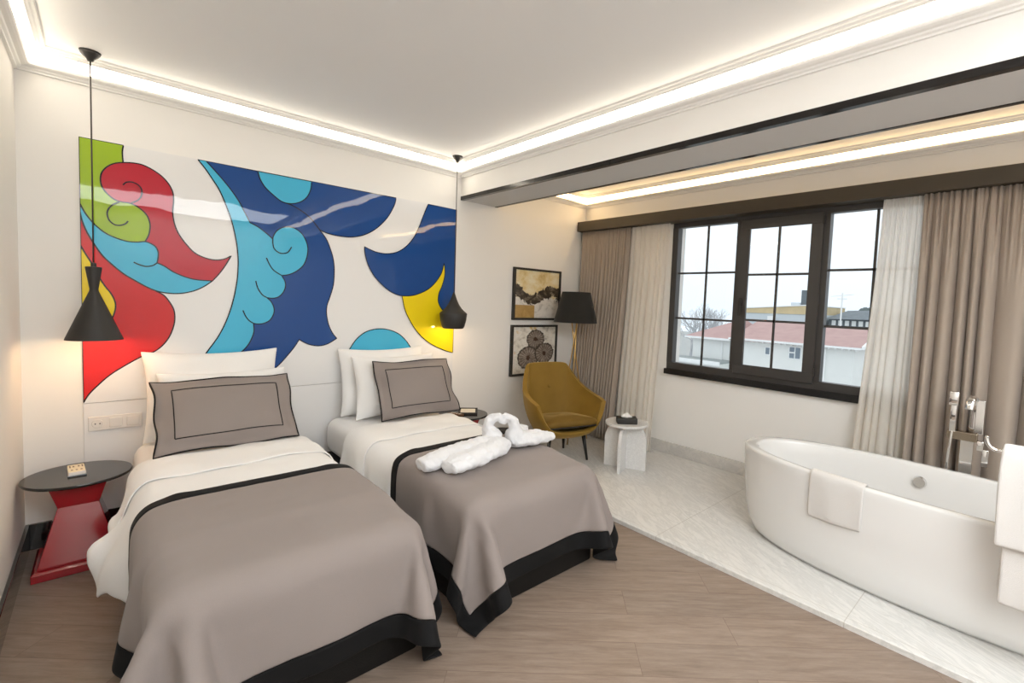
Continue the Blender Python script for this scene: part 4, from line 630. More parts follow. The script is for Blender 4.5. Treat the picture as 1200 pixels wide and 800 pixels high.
# ------------------------------------------------------------------ mural
def poly_curve(P, n=5):
    """closed outline; third value marks a corner"""
    N = len(P); out = []
    for i in range(N):
        b, c = P[i], P[(i + 1) % N]
        a = P[(i - 1) % N] if len(b) < 3 else None; d = P[(i + 2) % N] if len(c) < 3 else None
        B, Cc = Vector(b[:2]), Vector(c[:2])
        A = Vector(a[:2]) if a else B; D = Vector(d[:2]) if d else Cc
        if a is None and d is None: out.append(B); continue
        for k in range(n):
            t = k / n
            out.append(.5 * ((2 * B) + (Cc - A) * t + (2 * A - 5 * B + 4 * Cc - D) * t * t + (3 * B - A - 3 * Cc + D) * t ** 3))
    return out
def build_mural():
    names = ['white', 'red', 'crimson', 'yellow', 'green', 'sky', 'navy', 'line']; ix = {k: i for i, k in enumerate(names)}
    bm = bmesh.new(); bx(bm, .236, 2.672, -.016, -.001, .80, 2.310)
    y = -.0163; hw = 3.6
    def ribbon(pts, y, closed):
        N = len(pts); L, R = [], []
        for i, p in enumerate(pts):
            a = pts[(i - 1) % N] if closed else pts[max(i - 1, 0)]; b = pts[(i + 1) % N] if closed else pts[min(i + 1, N - 1)]
            t = b - a
            if t.length < 1e-6: t = Vector((1, 0))
            t.normalize(); nn = Vector((-t.y, t.x)) * hw
            for s, T in ((1, L), (-1, R)):
                q = p + nn * s
                T.append(bm.verts.new((min(max(q.x / 1000, .236), 2.672), y, min(q.y / 1000, 2.310))))
        for i in range(N if closed else N - 1):
            j = (i + 1) % N
            try:
                f = bm.faces.new((L[i], L[j], R[j], R[i])); f.material_index = ix['line']
            except ValueError: pass
    for kind, P in MURAL['fills']:
        pts = poly_curve(P)
        vs = [bm.verts.new((p.x / 1000, y, p.y / 1000)) for p in pts]
        for t in tessellate_polygon([[Vector((p.x, p.y, 0)) for p in pts]]):
            try: f = bm.faces.new([vs[k] for k in t]); f.material_index = ix[kind]
            except ValueError: pass
        ribbon(pts, y - .0002, True); y -= .0005
    for l in MURAL['lines']:
        ribbon([Vector((p.x, p.y)) for p in cr([(q[0], q[1], 0) for q in l], 6)], y - .0002, False)
    for f in bm.faces:
        f.normal_update()
        if abs(f.normal.y) > .9 and f.normal.y > 0 and f.calc_center_median().y < -.0161: f.normal_flip()
    me = bpy.data.meshes.new('mural_panel'); bm.to_mesh(me); bm.free()
    o = bpy.data.objects.new('mural_panel', me); COL.objects.link(o)
    for k in names: me.materials.append(M['mural_' + k])
    tag(o, 'glossy white wall panel painted with red, green, yellow and blue swirls above the beds', 'mural')
build_mural()
struct_(obj('trim_7', box(.236, 2.672, -.014, -.001, .146, .797, .001, 1), 'lower_panel'), 'plain white wall panel below the mural')

# wall socket with two switches
t = thing('wall_socket', 'white wall plate with one socket and two switches above the left nightstand', 'socket', (.372, -.015, .675))
obj('plate', box(-.118, .118, -.010, 0, -.042, .042, .003), 'plastic', t)
bm = bmesh.new(); bmesh.ops.create_cone(bm, cap_ends=True, segments=28, radius1=.026, radius2=.024, depth=.004)
bmesh.ops.rotate(bm, verts=bm.verts[:], matrix=Matrix.Rotation(pi / 2, 3, 'X')); bmesh.ops.translate(bm, verts=bm.verts[:], vec=(-.078, -.0115, 0))
s = obj('socket_face', bm, 'plastic', t)
for dx in (-.010, .010):
    bm = bmesh.new(); bmesh.ops.create_cone(bm, cap_ends=True, segments=12, radius1=.0035, radius2=.0035, depth=.002)
    bmesh.ops.rotate(bm, verts=bm.verts[:], matrix=Matrix.Rotation(pi / 2, 3, 'X')); bmesh.ops.translate(bm, verts=bm.verts[:], vec=(-.078 + dx, -.0145, 0))
    obj('pin_hole', bm, 'dark_hole', s)
for dx in (0, .077): obj('switch', box(dx - .028, dx + .028, -.015, -.009, -.028, .028, .003), 'plastic', t)

# ------------------------------------------------------------------ beds
def cloth_data(key):
    """measured cloth points (mm) on a coarse grid, interpolated to twice the density"""
    a, b, s = CLOTH[key]
    G = [[Vector(s[(j * a + i) * 3:(j * a + i) * 3 + 3]) / 1000 for i in range(a)] for j in range(b)]
    def dense(L):
        out = []
        for i in range(len(L) - 1):
            p0, p1, p2, p3 = L[max(i - 1, 0)], L[i], L[i + 1], L[min(i + 2, len(L) - 1)]
            out += [p1, (p1 + p2) * .5625 - (p0 + p3) * .0625]
        return out + [L[-1]]
    G = [dense(r) for r in G]; G = [list(c) for c in zip(*[dense(list(c)) for c in zip(*G)])]
    return len(G[0]), len(G), [p.copy() for r in G for p in r]
def squeeze(p, left, right):
    x = p.x
    if x > .43: x = .43 + (x - .43) * right
    if x < -.43: x = -.43 + (x + .43) * left
    return x
def sub(co, nx, ny, sel):
    used = {}; V = []; F = []
    for j in range(ny - 1):
        for i in range(nx - 1):
            if not sel(i, j): continue
            q = []
            for k in (j * nx + i, (j + 1) * nx + i, (j + 1) * nx + i + 1, j * nx + i + 1):
                if k not in used: used[k] = len(V); V.append(co[k])
                q.append(used[k])
            F.append(tuple(q))
    return V, F
def make_bed(cx, which, label, dl, cl, left, right):
    bed = thing('twin_bed', label, 'bed', (cx, 0, 0))
    obj('bed_base', box(-.415, .415, -2.075, -.05, 0.004, .275, .012), 'base', bed, angle=40)
    obj('mattress', box(-.416, .416, -2.072, -.045, .276, .543, .08, 5), 'sheet', bed, smooth=True)
    # duvet
    nx, ny, co = cloth_data('duvet%d' % which)
    rnd = random.Random(which)
    for p in co:
        if which == 1 and p.x < -.40:
            dr = smoothstep(0, .36, .55 - p.z); p.x -= .135 * dr * smoothstep(-.62, -1.10, p.y) * (1 - smoothstep(1.14, 1.36, -p.y))
            p.x = max(p.x, -.425) if p.y < -1.36 else p.x
        elif p.y < -1.30: p.x = min(max(p.x, -.425), .425)
        elif abs(p.x) > .40:
            s_ = 1 if p.x > 0 else -1
            dr = smoothstep(0, .36, .55 - p.z); p.x += s_ * .025 * dr
        dr = smoothstep(.05, .36, .55 - p.z)
        if p.y > -1.34 and abs(p.x) > .40:
            p.x += (.022 * sin(p.y * 27 + which) + .012 * sin(p.y * 45)) * dr
            if which == 1 and p.x < 0: p.z += (.55 - p.z) * (.12 + .30 * (1 - smoothstep(.92, 1.17, -p.y)) + .10 * smoothstep(1.20, 1.30, -p.y) - .07 * sin(p.y * 33 + 1.0)) * dr
        if p.z > .53: p.z += .0025 * sin(p.y * 34 + p.x * 5) + .002 * sin(p.x * 19 + p.y * 23)
    dv = thing('duvet', dl, 'duvet', (cx, 0, 0))
    V, F = sub(co, nx, ny, lambda i, j: True)
    o = obj('duvet_cover', (V, F), 'white_cloth', dv, smooth=True); mod(o, 'SOLIDIFY', thickness=.010, offset=-1.0); mod(o, 'SUBSURF', levels=1, render_levels=1)
    # folded-over flap
    rows = 11; fl = []
    for j in range(rows + 1):
        for i in range(nx):
            p = co[min(j, ny - 1) * nx + i].copy()
            a = co[min(j, ny - 1) * nx + max(i - 1, 0)]; b_ = co[min(j, ny - 1) * nx + min(i + 1, nx - 1)]
            nrm = Vector((-(b_.z - a.z), 0, b_.x - a.x)); nrm.normalize()
            slope = .018 * (i / nx - .5)
            k = j / rows
            p += nrm * (.011 + .006 * sin(pi * k) + .0025 * sin(i * .8 + j) * (1 if abs(p.x) < .43 else .3)); p.y -= slope + (.012 * sin(i * .37 + which) if j == rows else 0)
            fl.append(p)
    V, F = sub(fl, nx, rows + 1, lambda i, j: True)
    o = obj('turned_down_flap', (V, F), 'white_cloth', dv, smooth=True); mod(o, 'SOLIDIFY', thickness=.010, offset=-1.0); mod(o, 'SUBSURF', levels=1, render_levels=1)
    # coverlet
    nx, ny, co = cloth_data('coverlet%d' % which)
    for p in co: p.x = squeeze(p, left, right); p.z = max(p.z, .007)
    cv = thing('coverlet', cl, 'coverlet', (cx, 0, 0))
    bw = 4; bh = 4
    inner = lambda i, j: bw <= i < nx - 1 - bw and 3 <= j < ny - 1 - bh
    o = obj('cloth', sub(co, nx, ny, inner), 'grey', cv, smooth=True); mod(o, 'SOLIDIFY', thickness=.006, offset=1.0); mod(o, 'SUBSURF', levels=1, render_levels=1)
    o = obj('border', sub(co, nx, ny, lambda i, j: not inner(i, j)), 'border', cv, smooth=True); mod(o, 'SOLIDIFY', thickness=.0065, offset=1.0); mod(o, 'SUBSURF', levels=1, render_levels=1)
    return bed
make_bed(.862, 1, 'twin bed with black base nearest the left wall', 'white duvet on the left bed, one corner hanging beside the red nightstand', 'taupe coverlet with black border on the left bed', .90, .52)
make_bed(1.958, 2, 'twin bed with black base beside the marble floor', 'white duvet with turned-down edge on the far bed under the towel swans', 'taupe coverlet with black border on the far bed, carrying the towel swans', .47, .95)

# pillows
def pillow_mesh(w, h, T, seed, flange=0, ear=.05, pinch=.0, nu=34, nv=24, wrinkle=.004):
    rnd = random.Random(seed); ph = [rnd.uniform(0, 6.28) for _ in range(8)]
    def P(i, j, side):
        u = -1 + 2 * i / nu; v = -1 + 2 * j / nv
        x = u * w / 2 * (1 - ear * (1 - v * v) * abs(u)); z = v * h / 2 * (1 - ear * 1.3 * (1 - u * u) * abs(v))
        uu, vv = (min(1, abs(u) / (1 - flange)), min(1, abs(v) / (1 - flange * w / h))) if flange else (abs(u), abs(v))
        t = T / 2 * max(0, (1 - uu ** 2.6)) ** .55 * max(0, (1 - vv ** 2.6)) ** .55
        if flange: t += .003
        y = side * t
        if i not in (0, nu) and j not in (0, nv) or flange:
            wob = wrinkle * (sin(u * 5 + ph[0] + v * 3) + .7 * sin(v * 7 + ph[1] - u * 4) + .5 * sin(u * 13 + ph[2]) * v)
            y += wob
        if flange:
            e = max(abs(u), abs(v)) ** 4
            y += .016 * e * sin(u * 4.2 + ph[3] + v * 5.1) ; x += pinch * e * sin(v * 6 + ph[4]) * (1 if abs(u) > .8 else 0)
        return Vector((x, y, z))
    V, F = [], []
    for side in (-1, 1):
        for j in range(nv + 1):
            for i in range(nu + 1): V.append(P(i, j, side))
    n1 = (nu + 1) * (nv + 1); id_ = lambda i, j, s: s * n1 + j * (nu + 1) + i
    for j in range(nv):
        for i in range(nu):
            F.append((id_(i, j, 0), id_(i + 1, j, 0), id_(i + 1, j + 1, 0), id_(i, j + 1, 0)))
            F.append((id_(i, j + 1, 1), id_(i + 1, j + 1, 1), id_(i + 1, j, 1), id_(i, j, 1)))
    ring = [(i, 0) for i in range(nu)] + [(nu, j) for j in range(nv)] + [(i, nv) for i in range(nu, 0, -1)] + [(0, j) for j in range(nv, 0, -1)]
    for a, b in zip(ring, ring[1:] + ring[:1]): F.append((id_(*a, 0), id_(*a, 1), id_(*b, 1), id_(*b, 0)))
    return V, F, P, ring
def white_pillow(loc, w, h, T, tilt, rz, seed, label):
    V, F, P, ring = pillow_mesh(w, h, T, seed, ear=.075, wrinkle=.008)
    o = obj('white_pillow', (V, F), 'white_cloth', smooth=True)
    bmx = bmesh.new(); bmx.from_mesh(o.data); bmesh.ops.remove_doubles(bmx, verts=bmx.verts[:], dist=.0008); bmesh.ops.recalc_face_normals(bmx, faces=bmx.faces[:]); bmx.to_mesh(o.data); bmx.free(); o.data.shade_smooth()
    mod(o, 'SUBSURF', levels=1, render_levels=1)
    o.location = loc; o.rotation_euler = (-tilt, 0, rz); tag(o, label, 'pillow', 'white pillows on the beds'); return o
def cushion(loc, w, h, T, tilt, rz, seed, label, roll=0):
    t = thing('bed_cushion', label, 'cushion', loc, 0, 'taupe cushions with black piping'); t.rotation_euler = (-tilt, roll, rz)
    V, F, P, ring = pillow_mesh(w, h, T, seed, flange=.11, ear=.035, pinch=.005, wrinkle=.003)
    o = obj('cover', (V, F), 'grey', t, smooth=True)
    bm = bmesh.new(); pts = [(P(i, j, 1) + P(i, j, -1)) / 2 for i, j in ring]; tube(bm, pts + [pts[0], pts[1]], .0050, 6, False, up=(0, 1, 0)); obj('outer_piping', bm, 'piping', t, smooth=True)
    a, b = 4, 4; nu, nv = 34, 24
    r2 = [(i, b) for i in range(a, nu - a)] + [(nu - a, j) for j in range(b, nv - b)] + [(i, nv - b) for i in range(nu - a, a, -1)] + [(a, j) for j in range(nv - b, b, -1)]
    bm = bmesh.new(); pts = [P(i, j, -1) + Vector((0, -.0012, 0)) for i, j in r2]; tube(bm, pts + [pts[0]], .0030, 6, False, up=(0, 1, 0)); obj('inner_piping', bm, 'piping', t, smooth=True)
    return t
white_pillow((.845, -.135, .825), .74, .57, .16, radians(9), 0, 3, 'white pillow propped against the mural wall on the left bed, behind the others')
white_pillow((.885, -.275, .77), .70, .445, .15, radians(15), 0, 4, 'white pillow in the middle of the left bed pillow stack, behind the taupe cushion')
cushion((.865, -.465, .764), .70, .455, .13, radians(36), radians(0), 5, 'taupe cushion with black piping propped on the left bed')
white_pillow((1.965, -.135, .818), .72, .54, .15, radians(9), 0, 6, 'white pillow against the mural wall on the far bed, rearmost of its stack')
white_pillow((2.015, -.265, .79), .70, .50, .15, radians(14), 0, 7, 'white pillow between the rear pillow and the taupe cushion on the far bed')
cushion((2.105, -.43, .785), .645, .455, .12, radians(27), radians(0), 8, 'taupe cushion with black piping standing upright on the far bed')
# ------------------------------------------------------------------ towel swans
def swan(name, label, breast, neck, rolls):
    bm = bmesh.new()
    for path, r in rolls:
        p = cr(path, 8); n = len(p); R = []
        for i in range(n):
            t = i / (n - 1) * (len(r) - 1); k = min(int(t), len(r) - 2); R.append(r[k] + (r[k + 1] - r[k]) * (t - k))
        tube(bm, p, R, 22, True, flat=.60)
    p = cr(neck[0], 8); n = len(p); r = neck[1]; R = []
    for i in range(n):
        t = i / (n - 1) * (len(r) - 1); k = min(int(t), len(r) - 2); R.append(r[k] + (r[k + 1] - r[k]) * (t - k))
    tube(bm, p, R, 18, True)
    o = obj(name, bm, 'towel', smooth=True)
    mod(o, 'REMESH', mode='VOXEL', voxel_size=.006, use_smooth_shade=True); mod(o, 'SMOOTH', factor=.6, iterations=4)
    tx = bpy.data.textures.new('terry_folds', 'CLOUDS'); tx.noise_scale = .045
    mod(o, 'DISPLACE', texture=tx, strength=.026, mid_level=.5)
    return tag(o, label, 'towel', 'white towels folded into swans')
zt = .595
A = Vector((.724, -.690, 0)); D = Vector((.69, .724, 0)); Z = Vector((0, 0, 1))
S0 = Vector((2.045, -1.60, zt))
def sp(a, d, z): return S0 + A * a + D * d + Z * z
swan('towel_swan', 'white towel folded into a swan, tail pointing to the left corner of the far bed', None,
     ([sp(-.045, .0, .045), sp(-.055, .005, .085), sp(-.072, .012, .125), sp(-.068, .014, .165), sp(-.038, .012, .195), sp(-.006, .010, .190), sp(.004, .008, .160)], [.066, .055, .038, .029, .026, .023, .014]),
     [([sp(.005, .0, .045), sp(-.07, -.07, .052), sp(-.19, -.20, .048), sp(-.30, -.33, .036), sp(-.362, -.40, .024)], [.060, .082, .076, .068, .050]),
      ([sp(.01, -.01, .042), sp(-.02, -.13, .048), sp(-.11, -.29, .042), sp(-.19, -.40, .034), sp(-.212, -.43, .028)], [.060, .080, .076, .066, .056])])
swan('towel_swan.001', 'white towel folded into a swan, tail pointing to the mustard armchair', None,
     ([sp(.085, .05, .045), sp(.080, .045, .09), sp(.082, .040, .130), sp(.066, .030, .168), sp(.040, .022, .193), sp(.018, .016, .188), sp(.014, .014, .155)], [.062, .053, .038, .029, .026, .023, .014]),
     [([sp(.065, .02, .042), sp(.12, .07, .050), sp(.20, .13, .046), sp(.27, .185, .040), sp(.315, .222, .032)], [.056, .076, .070, .054, .030]),
      ([sp(.065, .04, .042), sp(.085, .16, .050), sp(.10, .27, .048), sp(.115, .35, .046), sp(.125, .39, .050)], [.044, .060, .054, .040, .018])])

# ------------------------------------------------------------------ nightstands and what stands on them
def square_loft(prof, h=1):
    rings = [[(-s, -s, z), (s, -s, z), (s, s, z), (-s, s, z)] for s, z in prof]
    return rings_mesh(rings)
def nightstand(label, loc):
    t = thing('nightstand', label, 'nightstand', loc)
    bm = bmesh.new(); lathe(bm, [(.205, .458), (.2115, .460), (.215, .466), (.215, .470), (.2125, .475)], 64, cap0=True, cap1=True)
    obj('tabletop', bm, 'tabletop', t, angle=35)
    o = obj('pedestal', square_loft([(.148, .050), (.148, .062), (.078, .330), (.112, .4575)]), 'red', t); mod(o, 'BEVEL', width=.003, segments=2)
    o = obj('plinth', square_loft([(.170, .001), (.170, .040), (.160, .050)]), 'red', t); mod(o, 'BEVEL', width=.003, segments=2)
    return t
nightstand('round black-topped nightstand on a red hourglass pedestal by the left wall', (.222, -.300, 0))
nightstand('round black-topped nightstand beyond the far bed, with a black tray on it', (2.632, -.285, 0))
bm = bmesh.new(); bx(bm, -.033, .033, -.075, .075, .007, .026, .005, 3)
t = thing('match_box', 'small cream box with brown printed marks lying on the left nightstand', 'box', (.212, -.275, .475), radians(4))
obj('box_body', bm, 'cream_box', t, angle=40)
obj('clear_base', box(-.036, .036, -.082, .08, .0005, .0075, .002), 'black_gloss', t)
for x0, x1, y0, y1 in [(d - .004, d + .004, -.045, -.030) for d in (-.018, 0, .018)] + [(d - .0035, d + .0035, .018, .040) for d in (-.010, .010)] + [(-.026, -.021, .01, .05), (.021, .026, .01, .05)]:
    obj('printed_mark', box(x0, x1, y0, y1, .0255, .0268), 'brown_wood', t)
obj('white_end', box(-.032, .032, -.0765, -.070, .008, .025, .001), 'plastic', t)
t = thing('stationery_tray', 'black tray holding white paper on the nightstand beyond the far bed', 'tray', (2.700, -.255, .4755), radians(-35))
bm = bmesh.new(); bx(bm, -.085, .085, -.10, .10, 0, .006); bx(bm, -.085, -.078, -.10, .10, .006, .016); bx(bm, .078, .085, -.10, .10, .006, .016); bx(bm, -.078, .078, -.10, -.093, .006, .016); bx(bm, -.078, .078, .093, .10, .006, .016)
obj('tray', bm, 'black_matt', t)
obj('paper_sheets', box(-.065, .065, -.085, .085, .0062, .010), 'paper', t)
t = thing('remote_control', 'dark brown remote control beside the tray on the nightstand beyond the far bed', 'remote control', (2.545, -.300, .4755), radians(20))
obj('remote_body', box(-.022, .022, -.075, .075, 0, .018, .004), 'brown_wood', t, angle=40)
for r in range(4):
    for c in range(2): obj('button', box(-.012 + c * .016, -.004 + c * .016, -.05 + r * .028, -.036 + r * .028, .0175, .0195), 'paper', t)
# low stool past the far bed
t = thing('low_stool', 'low round black stool on the marble floor just past the far bed', 'stool', (3.04, -.36, .03))
bm = bmesh.new(); lathe(bm, [(.155, .195), (.165, .200), (.170, .210), (.170, .222), (.160, .232), (.10, .236)], 48, cap0=True, cap1=True); obj('stool_top', bm, 'black_matt', t, angle=40)
for k in range(3):
    a = 2 * pi * k / 3 + .5; bm = bmesh.new(); tube(bm, [(.11 * cos(a), .11 * sin(a), .198), (.14 * cos(a), .14 * sin(a), .001)], [.013, .010], 12); obj('leg', bm, 'black_leg', t, smooth=True)

# ------------------------------------------------------------------ pendant lamps
def pendant(label, loc, top, prof_out, seg=48):
    t = thing('pendant_lamp', label, 'pendant lamp', loc, 0)
    x, y, _ = loc
    bm = bmesh.new(); lathe(bm, [(.012, -.050), (.016, -.040), (.030, -.026), (.040, -.012), (.044, 0)], 32, cap0=True, cap1=True); obj('ceiling_rose', bm, 'black_matt', t, smooth=True)
    bm = bmesh.new(); tube(bm, [(0, 0, -.045), (0, 0, top - loc[2])], .0035, 8); obj('cord', bm, 'cord', t, smooth=True)
    pr_ = [(r, z - loc[2]) for r, z in prof_out]
    inn = [(max(r - .004, .002), z) for r, z in pr_]
    bm = bmesh.new(); lathe(bm, [(.002, pr_[0][1] + .001)] + pr_, seg); s = obj('shade', bm, 'black_matt', t, angle=35)
    bm = bmesh.new(); lathe(bm, [pr_[-1], inn[-1]] + inn[::-1][1:], seg); obj('shade_lining', bm, 'shade_in', s, angle=35)
    return t
ZC_ = ZC
p1 = pendant('black hourglass pendant lamp hanging over the red nightstand at left', (.290, -.215, ZC_), 1.60,
    [(.009, 1.605), (.012, 1.60), (.012, 1.585), (.033, 1.583), (.0335, 1.575), (.020, 1.475), (.018, 1.462), (.020, 1.450), (.117, 1.192), (.119, 1.186)])
p2 = pendant('squat black pendant lamp with pointed top hanging over the nightstand beyond the far bed', (2.555, -.20, ZC_), 1.55,
    [(.004, 1.553), (.007, 1.545), (.016, 1.518), (.030, 1.478), (.048, 1.440), (.070, 1.408), (.096, 1.382), (.116, 1.366), (.119, 1.358), (.112, 1.300), (.100, 1.252), (.092, 1.236), (.086, 1.230)])
def bulb(par, z, r=.024):
    bm = bmesh.new(); bmesh.ops.create_uvsphere(bm, u_segments=20, v_segments=14, radius=r); bmesh.ops.translate(bm, verts=bm.verts[:], vec=(0, 0, z))
    obj('bulb', bm, 'bulb', par, smooth=True)
bulb(p1, 1.235 - ZC_); bulb(p2, 1.262 - ZC_)
def lamp(kind, name, loc, energy, color, **k):
    l = bpy.data.lights.new(name, kind); l.energy = energy; l.color = color
    for a, v in k.items(): setattr(l, a, v)
    o = bpy.data.objects.new(name, l); COL.objects.link(o); o.location = loc; return o
lamp('POINT', 'pendant_light', (.290, -.215, 1.205), 2.6, (1, .72, .42), shadow_soft_size=.022)
lamp('POINT', 'pendant_light_right', (2.555, -.20, 1.235), 3.0, (1, .72, .42), shadow_soft_size=.022)

# ------------------------------------------------------------------ framed pictures
def picture(label, x0, x1, z0, z1, art):
    t = thing('framed_picture', label, 'picture', ((x0 + x1) / 2, 0, (z0 + z1) / 2), 0)
    w, h = (x1 - x0) / 2, (z1 - z0) / 2; f = .022
    bm = bmesh.new(); bx(bm, -w, w, -.034, -.001, h - f, h); bx(bm, -w, w, -.034, -.001, -h, -h + f); bx(bm, -w, -w + f, -.034, -.001, -h + f, h - f); bx(bm, w - f, w, -.034, -.001, -h + f, h - f)
    obj('frame', bm, 'black_matt', t)
    obj('canvas', box(-w + f, w - f, -.020, -.002, -h + f, h - f), art, t)
picture('upper framed abstract canvas with a dark brown wave across cream and ochre', 3.36, 4.025, 1.300, 1.842, 'art1')
picture('lower framed abstract canvas with three brown discs, partly behind the armchair', 3.353, 4.0, .712, 1.247, 'art2')

# ------------------------------------------------------------------ armchair
def armchair():
    t = thing('armchair', 'mustard velvet armchair with high back and black legs near the pictures', 'armchair', (3.458, -.65, .03), radians(-16.1))
    half = [(0, -.330, .305), (.13, -.330, .308), (.225, -.322, .332), (.290, -.305, .405), (.335, -.285, .505), (.362, -.262, .556), (.372, -.200, .572), (.372, -.110, .585), (.362, -.010, .605), (.345, .085, .635), (.312, .165, .685), (.275, .225, .755), (.248, .262, .815), (.225, .285, .848), (.195, .292, .862), (.10, .300, .866), (0, .303, .867)]
    R = half + [(-x, y, z) for x, y, z in half[-2:0:-1]]
    rings = []; n = len(R)
    T = [0, .10, .25, .45, .7, .9, 1.0]
    for tt in T:
        ring = []
        for x, y, z in R:
            a = math.atan2(y * 1.0, x); bxr, byr = .215, .20
            r0 = 1 / sqrt((cos(a) / bxr) ** 2 + (sin(a) / byr) ** 2)
            bxp, byp = r0 * cos(a), r0 * sin(a) - .03
            k = sin(tt * pi / 2) ** .85
            ring.append((bxp + (x - bxp) * k, byp + (y - byp) * k, .232 + (z - .232) * tt ** 1.15))
        rings.append(ring)
    # floor of bowl
    cen = [[(p[0] * s, (p[1] + .03) * s - .03, .232 - .006 * (1 - s)) for p in rings[0]] for s in (.35, .7)]
    V, F = rings_mesh(cen + rings, cap0=True, cap1=False)
    o = obj('shell', (V, F), 'velvet', t, smooth=True)
    bmx = bmesh.new(); bmx.from_mesh(o.data); bmesh.ops.recalc_face_normals(bmx, faces=bmx.faces[:]); bmx.to_mesh(o.data); bmx.free(); o.data.shade_smooth()
    mod(o, 'SOLIDIFY', thickness=.042, offset=-1.0, use_even_offset=False); mod(o, 'BEVEL', width=.010, segments=3, limit_method='ANGLE', angle_limit=radians(50)); mod(o, 'SUBSURF', levels=2, render_levels=2)
    # seat cushion
    ring = [(.255, -.290), (.262, -.10), (.235, .10), (.165, .200), (0, .215), (-.165, .200), (-.235, .10), (-.262, -.10), (-.255, -.290), (-.13, -.305), (0, -.308), (.13, -.305)]
    C_ = cr([(x, y, 0) for x, y in ring], 5, True)
    def rr(s, z, tilt=.04): return [(p.x * s, (p.y + .05) * s - .05, z - tilt * (p.y + .3) / .5) for p in C_]
    V, F = rings_mesh([rr(.93, .345), rr(.98, .352), rr(1.0, .372), rr(1.0, .385), rr(.975, .402), rr(.88, .414), rr(.5, .422), rr(.1, .424)])
    o = obj('seat_cushion', (V, F), 'velvet_d', t, smooth=True)
    bm = bmesh.new(); tube(bm, [Vector(p) + Vector((0, -.004, 0)) for p in rr(.995, .352)] + [Vector(rr(.995, .352)[0]) + Vector((0, -.004, 0))], .007, 8, False); obj('cushion_piping', bm, 'black_leg', t, smooth=True)
    bm = bmesh.new(); bmesh.ops.create_uvsphere(bm, u_segments=16, v_segments=10, radius=.015)
    for v in bm.verts: v.co.y *= .45
    bmesh.ops.translate(bm, verts=bm.verts[:], vec=(0, .212, .635)); obj('back_button', bm, 'velvet', t, smooth=True)
    for x, y in ((.21, -.215), (-.21, -.215), (.174, .186), (-.174, .186)):
        bm = bmesh.new(); tube(bm, [(x * .84, y * .84, .248), (x, y, .001)], [.020, .011], 14); obj('leg', bm, 'black_leg', t, smooth=True)
armchair()

# ------------------------------------------------------------------ floor lamp
t = thing('floor_lamp', 'floor lamp with black cone shade on crossed gold tripod legs behind the armchair', 'floor lamp', (3.945, -.355, .03))
bm = bmesh.new(); lathe(bm, [(.232, 1.262), (.150, 1.583)], 64); s = obj('lamp_shade', bm, 'lampshade', t, smooth=True)
bm = bmesh.new(); lathe(bm, [(.2325, 1.262), (.229, 1.262), (.147, 1.583), (.1505, 1.583)], 64); obj('shade_lining', bm, 'lampshade_in', s, smooth=True)
for k in range(3):
    b = radians(-25 + 120 * k); a = b + pi * .9
    bm = bmesh.new(); tube(bm, [(.19 * cos(b), .19 * sin(b), .001), (.013 * cos(b + 1.4), .013 * sin(b + 1.4), 1.03), (.045 * cos(a), .045 * sin(a), 1.33)], .006, 10); obj('leg', bm, 'gold', t, smooth=True)
bm = bmesh.new(); lathe(bm, [(.062, 1.325), (.062, 1.335)], 24, cap0=True, cap1=True); tube(bm, [(0, 0, 1.33), (0, 0, 1.42)], .016, 12)
obj('lamp_holder', bm, 'gold', t, angle=40)
bm = bmesh.new()
for k in range(3):
    a = 2 * pi * k / 3; tube(bm, [(.012 * cos(a), .012 * sin(a), 1.40), (.1885 * cos(a), .1885 * sin(a), 1.42)], .002, 6)
obj('shade_spokes', bm, 'gold', s)

# ------------------------------------------------------------------ marble side table and tissue box
t = thing('side_table', 'round white marble side table on crossed arched slabs', 'side table', (3.722, -1.262, .03), math.atan2(-.364, .147))
bm = bmesh.new(); lathe(bm, [(.186, .398), (.190, .401), (.190, .417), (.187, .420)], 56, cap0=True, cap1=True); obj('tabletop', bm, 'marble_table', t, angle=35)
def slab(th):
    pts = [(-.192, .001), (.192, .001), (.192, .25)] + [(.192 - .115 * (1 - cos(a)), .25 + .147 * sin(a)) for a in [pi / 2 * k / 10 for k in range(1, 11)]]
    pts += [(-x, z) for x, z in pts[2:][::-1]]
    V = [(x, -th, z) for x, z in pts] + [(x, th, z) for x, z in pts]; n = len(pts)
    return V, [tuple(range(n)), tuple(range(n, 2 * n))[::-1]] + [((k + 1) % n, k, n + k, n + (k + 1) % n) for k in range(n)]
V, F = slab(.013); obj('leg_slab', (V, F), 'marble_table', t)
o = obj('leg_slab', (V, F), 'marble_table', t); o.rotation_euler = (0, 0, pi / 2)
t = thing('tissue_box', 'black tissue box with a white tissue on the marble side table', 'tissue box', (3.682, -1.292, .450), radians(-43.6))
obj('box', box(-.088, .088, -.055, .055, .0005, .052, .004), 'black_matt', t, angle=40)
pts = []
rnd = random.Random(5); rings = []
for z, r in ((.050, .030), (.062, .036), (.075, .022), (.088, .008), (.094, .002)):
    rings.append([(r * (1 + .25 * sin(3 * a + z * 60)) * cos(a) * 1.25, r * .7 * (1 + .3 * cos(5 * a + z * 40)) * sin(a), z) for a in [2 * pi * k / 24 for k in range(24)]])
V, F = rings_mesh(rings); obj('tissue', (V, F), 'tissue', t, smooth=True)

